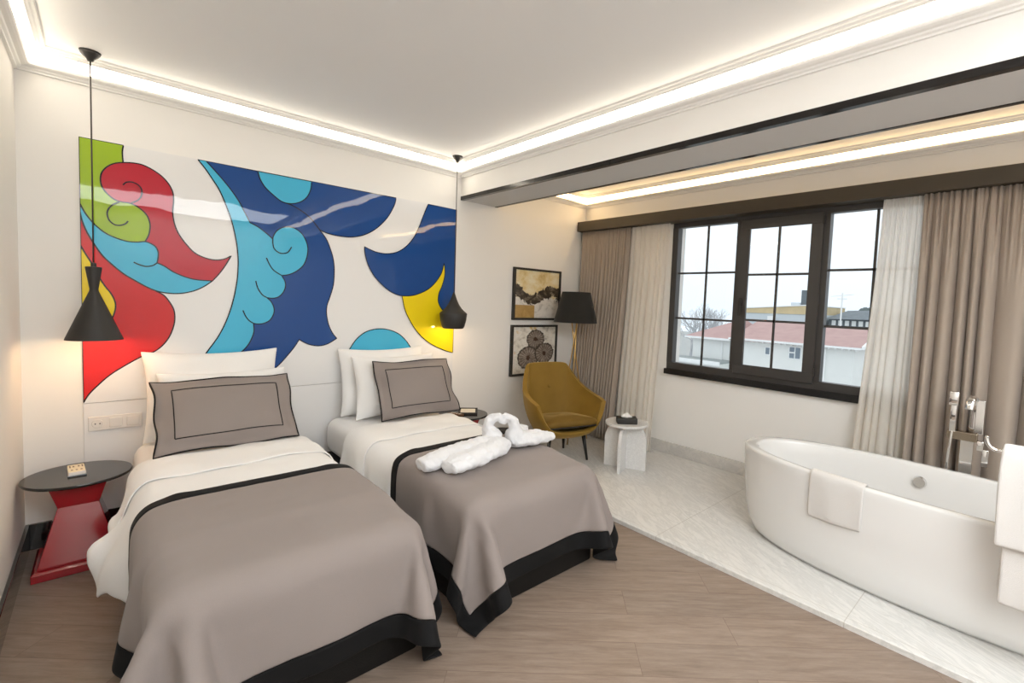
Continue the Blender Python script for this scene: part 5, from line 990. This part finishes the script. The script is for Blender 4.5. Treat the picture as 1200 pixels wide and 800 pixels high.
# ------------------------------------------------------------------ bathtub
TC = Vector((3.54, -3.415, .03)); TR = radians(-4)
def oval(a, b, z, n=96, e=2.25):
    return [(a * math.copysign(abs(cos(t)) ** (2 / e), cos(t)), b * math.copysign(abs(sin(t)) ** (2 / e), sin(t)), z) for t in [2 * pi * k / n for k in range(n)]]
t = thing('bathtub', 'freestanding oval white bathtub on the marble floor under the window', 'bathtub', TC, TR)
ta, tb = .405, .99
prof = [(.74, .86, .002), (.815, .895, .006), (.865, .92, .03), (.915, .948, .09), (.955, .97, .20), (.982, .985, .33), (.995, .994, .45), (1, 1, .53), (1.0, 1.0, .555), (.994, .996, .565), (.975, .984, .570), (.90, .925, .570), (.878, .912, .566), (.868, .903, .552), (.845, .885, .45), (.80, .875, .32), (.74, .83, .20), (.66, .76, .135), (.50, .62, .112), (.2, .3, .105)]
V, F = rings_mesh([oval(ta * a, tb * b, z) for a, b, z in prof]); obj('tub_body', (V, F), 'tub', t, smooth=True)
bm = bmesh.new(); bmesh.ops.create_cone(bm, cap_ends=True, segments=32, radius1=.036, radius2=.030, depth=.014)
bmesh.ops.rotate(bm, verts=bm.verts[:], matrix=Matrix.Rotation(-pi / 2 , 3, 'Y')); bmesh.ops.translate(bm, verts=bm.verts[:], vec=(.322, .085, .470))
o = obj('overflow_cap', bm, 'chrome', t, angle=40)
bm = bmesh.new(); lathe(bm, [(.03, .1135), (.026, .118)], 24, cap1=True); obj('drain', bm, 'chrome', t)

# ------------------------------------------------------------------ towels on the tub and on the rack
def drape(path, y0, y1, ny=14, seed=0, wob=.003, skew=0):
    P = cr([(x, 0, z) for x, z in path], 6); rnd = random.Random(seed); ph = [rnd.uniform(0, 6) for _ in range(4)]
    V = []
    for i, p in enumerate(P):
        for j in range(ny + 1):
            s = j / ny; f = i / (len(P) - 1)
            V.append((p.x - abs(wob) * (sin(s * 7 + ph[0] + f * 3) + .6 * sin(s * 13 + ph[1] - f * 4)) * min(1, abs(f - .5) * 3), y0 + (y1 - y0) * s + skew * f + wob * sin(f * 9 + ph[2]), p.z + wob * sin(s * 5 + ph[3]) * (1 if f in (0, 1) else .2)))
    return V, [(i * (ny + 1) + j, i * (ny + 1) + j + 1, (i + 1) * (ny + 1) + j + 1, (i + 1) * (ny + 1) + j) for i in range(len(P) - 1) for j in range(ny)]
# tub local frame: near side is -x
def tubx(z, y): # outer surface of near side at local z, y
    zz = [p[2] for p in prof[:10]]; aa = [p[0] for p in prof[:10]]; bb = [p[1] for p in prof[:10]]
    for k in range(9):
        if zz[k] <= z <= zz[k + 1]: f = (z - zz[k]) / (zz[k + 1] - zz[k]); a = aa[k] + (aa[k + 1] - aa[k]) * f; b = bb[k] + (bb[k + 1] - bb[k]) * f; break
    else: a = b = 1
    return -ta * a * max(0, 1 - abs(y / (tb * b)) ** 2.25) ** (1 / 2.25)
yl = .27
def towel_on_tub(y0, y1, zend, label):
    rows = [(.0, .47), (.0, .53), (.0, .566), (.0, .581), (0, .583), (0, .575), (0, .555), (0, .5), (0, .44), (0, .38), (0, zend)]
    V = []; ny = 16; N = len(rows)
    for i, (_, z) in enumerate(rows):
        for j in range(ny + 1):
            s = j / ny; y = y0 + (y1 - y0) * s
            zz = z
            if i >= 8: zz = z + (.018 * (1 - s) if i == N - 1 else 0)
            xo = tubx(min(zz, .55), y)
            if i == 0: x = xo + .078
            elif i == 1: x = xo + .068
            elif i == 2: x = xo + .058
            elif i == 3: x = xo + .040
            elif i == 4: x = xo + .012
            elif i == 5: x = xo - .004
            else: x = xo - .010 - .004 * sin(s * 8 + i * .4) * (i / N)
            V.append((x, y + .010 * (i - 5) / N * (1 if j in (0, ny) else .6), zz))
    F = [(i * (ny + 1) + j, i * (ny + 1) + j + 1, (i + 1) * (ny + 1) + j + 1, (i + 1) * (ny + 1) + j) for i in range(N - 1) for j in range(ny)]
    o = obj('bath_mat_towel', (V, F), 'towel_w', smooth=True); o.location = TC; o.rotation_euler = (0, 0, TR)
    mod(o, 'SOLIDIFY', thickness=.011, offset=0); mod(o, 'SUBSURF', levels=1, render_levels=1)
    return tag(o, label, 'towel')
towel_on_tub(.155, .430, .315, 'small cream towel draped over the near rim of the bathtub')
# standing towel rack
RX, RZ = 3.0, .952
t = thing('towel_rack', 'chrome towel rail with upturned end in front of the bathtub at right', 'towel rack', (RX, -4.15, 0))
bm = bmesh.new(); tube(bm, cr([(0, .468, RZ + .052), (0, .470, RZ + .040), (0, .462, RZ + .016), (0, .440, RZ), (0, .40, RZ), (0, .1, RZ), (0, -.40, RZ), (0, -.44, RZ), (0, -.462, RZ + .016), (0, -.47, RZ + .05)], 6), .0075, 12); obj('rail', bm, 'chrome', t, smooth=True)
for y in (-.25, -.10):
    bm = bmesh.new(); tube(bm, [(0, y, .062), (0, y, RZ)], .010, 12); obj('post', bm, 'chrome', t, smooth=True)
obj('foot', box(-.10, .10, -.30, -.05, .031, .062, .004), 'chrome', t, angle=40)
o = obj('bath_towel', drape([(RX + .030, .36), (RX + .028, .60), (RX + .022, .86), (RX + .014, .95), (RX, RZ + .0145), (RX - .014, .95), (RX - .022, .86), (RX - .028, .60), (RX - .030, .325)], -4.13, -3.752, 16, 3, .004), 'towel_w', smooth=True); mod(o, 'SOLIDIFY', thickness=.010, offset=0); mod(o, 'SUBSURF', levels=1, render_levels=1)
tag(o, 'long white bath towel hanging under a shorter towel on the chrome rail at right', 'towel')
o = obj('hand_towel', drape([(RX + .044, .62), (RX + .042, .75), (RX + .036, .88), (RX + .026, .95), (RX, RZ + .030), (RX - .026, .95), (RX - .038, .88), (RX - .046, .75), (RX - .052, .575)], -4.09, -3.730, 16, 9, .004), 'towel_w', smooth=True); mod(o, 'SOLIDIFY', thickness=.012, offset=0); mod(o, 'SUBSURF', levels=1, render_levels=1)
tag(o, 'shorter white towel draped on top of the bath towel on the chrome rail at right', 'towel')

# ------------------------------------------------------------------ floor standing bath filler
t = thing('bath_filler', 'floor-standing chrome bath mixer with hand shower behind the bathtub', 'faucet', (4.07, -3.535, .03), 0)
obj('column', box(-.016, .016, -.030, .030, .001, .735, .003), 'chrome', t)
obj('mixer_body', box(-.030, .030, -.045, .095, .735, .785, .004), 'chrome_d', t)
obj('upper_column', box(-.014, .014, -.066, -.026, .785, .985, .003), 'chrome', t)
bm = bmesh.new(); p = cr([(.0, -.02, .80), (.0, -.02, .93), (-.012, -.018, .985), (-.05, -.012, 1.005), (-.09, -.006, .985), (-.105, -.002, .935)], 6); tube(bm, p, .021, 12, flat=.4); obj('spout', bm, 'chrome', t, smooth=True)
bm = bmesh.new(); bx(bm, -.045, -.030, .055, .085, .78, 1.0, .004); bx(bm, -.055, -.024, .05, .095, .94, 1.022, .005); obj('hand_shower', bm, 'chrome', t, angle=40)
bm = bmesh.new(); tube(bm, cr([(-.038, .07, .79), (-.045, .078, .65), (-.04, .08, .50), (-.02, .06, .40), (0, .03, .36)], 8), .007, 10); obj('hose', bm, 'chrome', t, smooth=True)
bm = bmesh.new(); bx(bm, -.03, .01, -.075, -.045, .69, .745, .003); bx(bm, -.028, -.012, -.10, -.07, .60, .70, .003); obj('lever', bm, 'chrome', t, angle=40)

# ------------------------------------------------------------------ window
wn = bpy.data.objects.new('window_1', None); COL.objects.link(wn); struct_(wn, 'black three-part window with glazing bars and a tilting middle sash')
fx0, fx1 = W - .012, W + .06
F0, F1 = WZ0 + .055, WZ1
S0y, S1y = -1.885, -2.575
bm = bmesh.new()
bx(bm, fx0, fx1, WY0, WY1, F1 - .055, F1, .003, 1); bx(bm, fx0, fx1, WY0, WY1, WZ0, F0 + .05, .003, 1)
bx(bm, fx0, fx1, WY1 - .06, WY1, F0 + .05, F1 - .055); bx(bm, fx0, fx1, WY0, WY0 + .06, F0 + .05, F1 - .055)
for y in (S0y, S1y): bx(bm, fx0, fx1, y - .028, y + .028, F0 + .05, F1 - .055)
obj('outer_frame', bm, 'frame', wn)
gz0, gz1 = F0 + .05, F1 - .055
def pane(y0, y1, z0, z1, par, x): return obj('glass_pane', ([(x, y0, z0), (x, y1, z0), (x, y1, z1), (x, y0, z1)], [(0, 1, 2, 3)]), 'glass', par)
def bars(y0, y1, z0, z1, par, x):
    bm = bmesh.new(); ym = (y0 + y1) / 2; bx(bm, x - .006, x + .006, ym - .009, ym + .009, z0, z1)
    for k in (1, 2): z = z0 + (z1 - z0) * k / 3; bx(bm, x - .006, x + .006, y0, y1, z - .009, z + .009)
    obj('glazing_bars', bm, 'frame', par)
for a, b in ((S0y + .028, WY1 - .06), (WY0 + .06, S1y - .028)):
    pane(a, b, gz0, gz1, wn, W + .03); bars(a, b, gz0, gz1, wn, W + .03)
sa, sb, sz0, sz1 = S1y + .014, S0y - .014, F0 + .03, F1 - .045
bm = bmesh.new(); q = .085; sx0, sx1 = W - .034, W - .0125
bx(bm, sx0, sx1, sa, sb, sz1 - q, sz1, .004, 1); bx(bm, sx0, sx1, sa, sb, sz0, sz0 + q, .004, 1); bx(bm, sx0, sx1, sa, sa + q, sz0 + q, sz1 - q); bx(bm, sx0, sx1, sb - q, sb, sz0 + q, sz1 - q)
sash = obj('opening_sash', bm, 'frame', wn)
pane(sa + q, sb - q, sz0 + q, sz1 - q, wn, W - .022); bars(sa + q, sb - q, sz0 + q, sz1 - q, wn, W - .022)
bm = bmesh.new(); bx(bm, sx0 - .012, sx0, sb - .055, sb - .025, 1.53, 1.60, .003); bx(bm, sx0 - .034, sx0 - .012, sb - .050, sb - .030, 1.555, 1.585, .003); bx(bm, sx0 - .036, sx0 - .022, sb - .050, sb - .030, 1.44, 1.575, .003)
obj('handle', bm, 'black_matt', wn)
for z in (sz0 + .06, sz1 - .10): obj('hinge', box(sx0 - .008, sx0 + .01, sa - .012, sa + .004, z, z + .07, .002), 'black_matt', wn)
obj('inner_sill', box(W - .055, W - .0125, WY0, WY1 + .0, WZ0 - .012, WZ0 + .042, .003), 'sill', wn)
obj('reveal_lining', box(W + .061, W + .22, WY0, WY1, WZ0, WZ0 + .02), 'ext_white', wn)

# ------------------------------------------------------------------ pelmet and curtains
o = obj('curtain_pelmet', box(W - .150, W - .001, YB + .02, -.012, 2.316, 2.424, .002, 1), 'pelmet'); tag(o, 'dark brown curtain pelmet running above the window', 'pelmet')
def curtain(name, label, top, bot, xt, xb, folds, at, ab, mat, seed, group=None, z0=.038, z1=2.313, nw=260, nh=26, header=True, wild=.5):
    rnd = random.Random(seed); ph = [rnd.uniform(0, 6.28) for _ in range(12)]; V = []
    fr = [rnd.uniform(.75, 1.25) for _ in range(6)]
    for j in range(nh + 1):
        h = j / nh
        for i in range(nw + 1):
            s = i / nw
            w = s + wild * .04 * sin(2 * pi * s * 2.3 * fr[0] + ph[0]) + wild * .012 * sin(2 * pi * s * 5.1 * fr[1] + ph[1]) + .012 * h * sin(2 * pi * s * 3 + ph[2])
            f = sin(2 * pi * folds * w + ph[3] + .35 * h * sin(s * 9 + ph[8]))
            f = math.copysign(abs(f) ** .72, f)
            if mat == 'curtain': f = 2 * abs(sin(pi * folds * w + ph[3] + .17 * h * sin(s * 9 + ph[8]))) ** .8 - 1
            g = sin(2 * pi * folds * 2.7 * s + ph[4]) * .6 + .4 * sin(2 * pi * folds * 4.3 * s + ph[5])
            mod_ = .65 + .35 * sin(2 * pi * s * 2.6 + ph[6]) * sin(2 * pi * s * 1.3 + ph[7])
            m_ = smoothstep(.0, .30, h)
            amp = (at + (ab - at) * h) * (1 - wild * .5 + wild * .7 * mod_)
            x = xt + (xb - xt) * smoothstep(.1, 1, h) - amp * f * (.45 + .55 * m_) - at * .55 * g * (1 - m_)
            if header and h < .045: x = xt - at * .5 * g - amp * f * .25
            hh = h ** 1.2
            y = (top[0] + (bot[0] - top[0]) * hh) * (1 - s) + (top[1] + (bot[1] - top[1]) * hh) * s
            if mat != 'curtain': y += .38 * amp * cos(2 * pi * folds * w + ph[3]) * m_ * sin(pi * s) ** .3
            V.append((x, y, z1 + (z0 - z1) * h))
    F = [(j * (nw + 1) + i, j * (nw + 1) + i + 1, (j + 1) * (nw + 1) + i + 1, (j + 1) * (nw + 1) + i) for j in range(nh) for i in range(nw)]
    o = obj(name, (V, F), mat, smooth=True)
    if mat != 'sheer': mod(o, 'SOLIDIFY', thickness=.003, offset=0)
    return tag(o, label, 'curtain', group)
curtain('curtain', 'taupe gathered curtain left of the window, behind the armchair and floor lamp', (-.035, -.735), (-.05, -.665), 4.330, 4.245, 15, .022, .040, 'curtain', 11, 'taupe curtains', wild=.35)
curtain('sheer_curtain', 'cream sheer curtain hanging at the left edge of the window', (-.742, -1.205), (-.69, -1.165), 4.350, 4.285, 7, .014, .034, 'sheer', 12, 'cream sheer curtains', wild=.5)
curtain('sheer_curtain.001', 'cream sheer curtain hanging at the right edge of the window', (-2.955, -3.188), (-2.86, -3.20), 4.350, 4.295, 6, .012, .032, 'sheer', 13, 'cream sheer curtains')
curtain('curtain.001', 'taupe curtain at the right edge, hanging behind the bathtub and chrome mixer', (-3.19, -4.75), (-3.215, -4.72), 4.325, 4.225, 17, .030, .066, 'curtain', 24, 'taupe curtains', nw=460, wild=.9)

# ------------------------------------------------------------------ outside
def house():
    t = thing('neighbouring_house', 'pale house with red tiled roof seen through the window', 'house', (24, 0, -6))
    obj('wall', box(.3, 7, 2.05, 7.55, 0, 6.10), 'house', t)
    V = [(-.05, 1.72, 6.12), (-.05, 7.7, 6.05), (3.3, 7.7, 6.95), (3.3, 1.72, 6.90), (7.2, 7.7, 6.05), (7.2, 1.72, 6.12), (-.05, 1.72, 6.03), (-.05, 7.7, 5.96), (7.2, 7.7, 5.96), (7.2, 1.72, 6.03)]
    obj('roof', (V, [(0, 1, 2, 3), (2, 4, 5, 3), (0, 3, 5, 9, 6), (1, 7, 8, 4, 2), (6, 9, 8, 7), (0, 6, 7, 1), (5, 4, 8, 9)]), 'roof', t)
    obj('gable_board', ([(-.09, 1.70, 6.02), (-.09, 1.70, 6.16), (3.3, 1.70, 6.96), (3.3, 1.70, 6.82), (-.09, 1.60, 6.02), (-.09, 1.60, 6.16), (3.3, 1.60, 6.96), (3.3, 1.60, 6.82)], [(0, 1, 2, 3), (4, 7, 6, 5), (1, 5, 6, 2), (0, 3, 7, 4), (0, 4, 5, 1)]), 'ext_white', t)
    bm = bmesh.new(); bx(bm, -.15, .0, 1.70, 7.7, 6.0, 6.09)
    for k in range(22): y = 1.9 + k * .27; bx(bm, -.02, .3, y, y + .05, 5.93, 6.0)
    obj('gutter', bm, 'ext_white', t)
    for y, z, w_, h in ((5.81, 5.55, .18, .32), (4.52, 5.58, .48, .52)):
        f = obj('house_window', box(.255, .30, y - w_ / 2 - .05, y + w_ / 2 + .05, z - h / 2 - .05, z + h / 2 + .05), 'ext_white', t)
        if w_ > .3:
            obj('window_glazing', box(.235, .256, y - w_ / 2, y - .03, z - h / 2, z + h / 2), 'ext_glass', f); obj('window_glazing', box(.235, .256, y + .03, y + w_ / 2, z - h / 2, z - .03), 'ext_glass', f); obj('window_glazing', box(.235, .256, y + .03, y + w_ / 2, z + .04, z + h / 2), 'ext_glass', f)
        else: obj('window_glazing', box(.235, .256, y - w_ / 2, y + w_ / 2, z - h / 2, z + h / 2), 'ext_glass', f)
    bm = bmesh.new(); tube(bm, [(.22, 3.2, 0), (.22, 3.2, 6.0)], .035, 8); obj('drainpipe', bm, 'ext_white', t)
house()
t = thing('side_house', 'low pale house wing with hipped red roof and flat grey canopy, left window view', 'house', (24.3, 0, -6))
obj('wall', box(.3, 5, 7.95, 10.15, 0, 6.0), 'house', t)
V = [(-.05, 7.75, 5.93), (-.05, 10.45, 5.99), (5.3, 10.45, 5.95), (5.3, 7.75, 5.95), (2.2, 8.35, 6.98), (3.0, 8.35, 6.98)]
obj('roof', (V, [(0, 1, 4), (1, 2, 5, 4), (2, 3, 5), (3, 0, 4, 5), (0, 3, 2, 1)]), 'roof', t)
obj('gutter', box(-.13, -.02, 7.75, 10.45, 5.88, 5.98), 'ext_white', t)
bm = bmesh.new(); bx(bm, -1.2, .28, 7.7, 10.9, 4.72, 4.80); obj('flat_canopy', bm, 'roof_grey', t)
obj('canopy_edge', box(-1.28, -1.2, 7.7, 10.9, 4.62, 4.82), 'ext_white', t); obj('canopy_wall', box(-1.1, .2, 7.75, 10.85, 0, 4.70), 'house', t)
bm = bmesh.new(); tube(bm, [(.22, 8.35, 0), (.22, 8.35, 5.9)], .035, 8); obj('drainpipe', bm, 'ext_white', t)
t = thing('warehouse', 'long blue-grey building with an ochre band and a dark tower, behind the red roofs', 'building', (36, 0, -6))
obj('wall', box(0, 9, 8.05, 12.4, 0, 7.42), 'house_blue', t)
V = [(-.06, 8.05, 7.42), (-.06, 12.4, 7.38), (-.06, 12.4, 7.70), (-.06, 8.05, 8.02), (9, 8.05, 7.42), (9, 12.4, 7.38), (9, 12.4, 7.70), (9, 8.05, 8.02)]
obj('ochre_band', (V, [(0, 1, 2, 3), (4, 7, 6, 5), (3, 2, 6, 7), (0, 3, 7, 4), (1, 5, 6, 2), (0, 4, 5, 1)]), 'house_yellow', t)
bm = bmesh.new(); bx(bm, -.12, 9, 8.0, 12.5, 8.03, 8.10)
for v in bm.verts: v.co.z -= (v.co.y - 8.05) * .0735
obj('roof_edge', bm, 'ext_white', t)
obj('tower', box(.6, 1.6, 8.15, 8.65, 8.0, 9.15), 'ext_dark', t)
bm = bmesh.new(); bx(bm, .4, 1.4, 8.65, 9.25, 7.98, 8.25); obj('roof_unit', bm, 'house_blue', t)
obj('air_conditioner', box(-.3, 0, 10.1, 10.6, 6.85, 7.2), 'ext_white', t)
t = thing('slate_building', 'dark slate-roofed building with small windows in the right-hand pane of the window', 'building', (40, 0, -6))
obj('wall', box(0, 6, 3.6, 7.75, 0, 7.2), 'ext_dark', t)
V = [(-.4, 3.3, 7.25), (-.4, 7.95, 7.15), (3, 7.3, 7.85), (3, 4.0, 8.0), (6.4, 7.95, 7.15), (6.4, 3.3, 7.2)]
obj('roof', (V, [(0, 1, 2, 3), (1, 4, 2), (2, 4, 5, 3), (0, 3, 5), (0, 5, 4, 1)]), 'slate', t)
bm = bmesh.new()
for k in range(9): bx(bm, -.06, .02, 3.75 + k * .44, 4.02 + k * .44, 6.7, 7.08)
obj('window_row', bm, 'ext_white', t)
bm = bmesh.new(); tube(bm, [(-1, 1.3, 0), (-1, 1.3, 9.0)], .05, 8); tube(bm, [(-1, 1.0, 8.6), (-1, 1.6, 8.6)], .03, 6); tube(bm, [(-1, .6, 8.9), (-1, 2.0, 8.75)], .02, 6)
o = obj('utility_pole', bm, 'ext_white'); o.location = (38, 4.85, -6); tag(o, 'thin pale utility pole in front of the slate-roofed building', 'pole')
def bare_tree(name, label, loc, h, seed):
    rnd = random.Random(seed); bm = bmesh.new()
    def br(p, d, l, r, dep):
        q = p + d * l; m_ = p + d * l * .5 + Vector((rnd.uniform(-1, 1), rnd.uniform(-1, 1), rnd.uniform(-1, 1))) * l * .06
        tube(bm, [p, m_, q], [r, r * .85, r * .65], 5 if dep > 2 else 7, False)
        if dep >= 6: return
        for _ in range(3 if dep < 4 else 2):
            a = Vector((rnd.uniform(-1, 1), rnd.uniform(-1, 1), rnd.uniform(-.25, .8)))
            br(q, (d * .9 + a * .75).normalized(), l * rnd.uniform(.62, .82), r * .6, dep + 1)
    br(Vector((0, 0, 0)), Vector((0, 0, 1)), h * .27, h * .03, 0)
    o = obj(name, bm, 'bark_haze', smooth=True); o.location = loc; return tag(o, label, 'tree', 'trees beyond the red roofs')
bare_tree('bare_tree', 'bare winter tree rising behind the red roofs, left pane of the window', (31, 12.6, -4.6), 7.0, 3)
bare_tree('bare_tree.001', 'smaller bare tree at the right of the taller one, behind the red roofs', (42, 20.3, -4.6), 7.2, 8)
def bush(loc, r, seed, label):
    rnd = random.Random(seed); bm = bmesh.new()
    for k in range(9):
        b2 = bmesh.ops.create_icosphere(bm, subdivisions=3, radius=r * rnd.uniform(.35, .6)); off = Vector((rnd.uniform(-.5, .5), rnd.uniform(-.6, .6), rnd.uniform(-.3, .4))) * r
        for v in b2['verts']: v.co = v.co * (1 + .16 * sin(v.co.x * 21 + k) * sin(v.co.y * 17) * sin(v.co.z * 19)) + off
    tube(bm, [(0, 0, -6.0 - loc[2]), (0, 0, 0)], .18, 10)
    o = obj('evergreen_tree', bm, 'foliage', smooth=True); o.location = loc; return tag(o, label, 'tree', 'dark trees beyond the slate roof')
bush((50, 9.7, 1.5), .75, 2, 'dark rounded tree top at the left of the slate roof'); bush((50, 7.6, 1.7), .75, 4, 'dark rounded tree top at the right of the slate roof')
o = obj('ground', box(6, 140, -60, 90, -6.3, -6.0), 'ground'); struct_(o, 'street level outside the window')

PART_LABELS = {'bed_base': 'black base', 'mattress': 'white sheeted mattress', 'border': 'black border', 'outer_piping': 'black edge piping', 'inner_piping': 'black piping line',
    'pedestal': 'red hourglass pedestal', 'plinth': 'red square plinth', 'shade_lining': 'paler shade lining', 'bulb': 'lit bulb', 'tissue': 'white tissue', 'paper_sheets': 'white paper',
    'overflow_cap': 'chrome overflow cap', 'drain': 'chrome drain', 'seat_cushion': 'darker mustard seat cushion', 'cushion_piping': 'dark piping', 'roof': 'sloping roof', 'ochre_band': 'ochre band', 'tower': 'dark tower'}
for o in list(bpy.data.objects):
    if o.parent and o.name.split('.')[0] in PART_LABELS: o['label'] = PART_LABELS[o.name.split('.')[0]]
    if o.parent and o.name.split('.')[0] == 'leg': o['label'] = 'gold leg' if o.parent.name.startswith('floor_lamp') else 'black leg'
    if o.parent and o.parent.name.startswith('nightstand') and o.name.startswith('tabletop'): o['label'] = 'glossy black top'

# ------------------------------------------------------------------ light, world, camera
w = bpy.data.worlds.new('overcast_sky'); scene.world = w; w.use_nodes = True; n = w.node_tree; bg = n.nodes['Background']
tc = node(n, 'ShaderNodeTexCoord'); sx = node(n, 'ShaderNodeSeparateXYZ'); n.links.new(tc.outputs['Generated'], sx.inputs[0])
nz = noise(n, tc.outputs['Generated'], 3, 4); zf = math_(n, 'ADD', sx.outputs[2], math_(n, 'MULTIPLY', math_(n, 'SUBTRACT', nz, .5), .15))
n.links.new(ramp(n, zf, [(0, (.80, .89, .97)), (.12, (.86, .925, .98)), (.35, (.93, .965, 1.0))]), bg.inputs[0]); bg.inputs[1].default_value = 1.25
def area(name, loc, size, energy, color, rot=(0, 0, 0), sy=None):
    o = lamp('AREA', name, loc, energy, color, size=size); o.rotation_euler = rot
    if sy: o.data.shape = 'RECTANGLE'; o.data.size_y = sy
    return o
area('room_fill_light', (1.25, -4.75, 2.66), 2.2, 100, (.91, .96, 1.0), sy=1.3)  # added fill behind the camera to brighten the room, no real fitting
area('bay_fill_light', (3.75, -4.7, 2.66), .9, 5, (1, .97, .93), sy=1.2)  # weak added fill for the bath bay, out of view
r_ = Vector((0.72405708, -0.68858371, 0.03992278)); u_ = Vector((0.01089141, 0.06928783, 0.99753725)); f_ = Vector((0.68965406, 0.72183909, -0.05766799))
cam = bpy.data.cameras.new('camera'); co = bpy.data.objects.new('camera', cam); COL.objects.link(co)
co.matrix_world = Matrix(((r_.x, u_.x, -f_.x, .3334), (r_.y, u_.y, -f_.y, -3.8308), (r_.z, u_.z, -f_.z, 1.4841), (0, 0, 0, 1)))
cam.sensor_fit = 'HORIZONTAL'; cam.sensor_width = 36; cam.lens = 553.18 * 36 / 1200; cam.shift_x = -50.54 / 1200; cam.shift_y = -12.44 / 1200
cam.clip_start = .02; cam.clip_end = 500
scene.camera = co
scene.view_settings.view_transform = 'Standard'; scene.view_settings.look = 'None'; scene.view_settings.exposure = 0; scene.view_settings.gamma = 1
scene.cycles.max_bounces = 10; scene.cycles.diffuse_bounces = 6; scene.cycles.transparent_max_bounces = 12; scene.cycles.sample_clamp_indirect = 6
scene.cycles.use_denoising = True
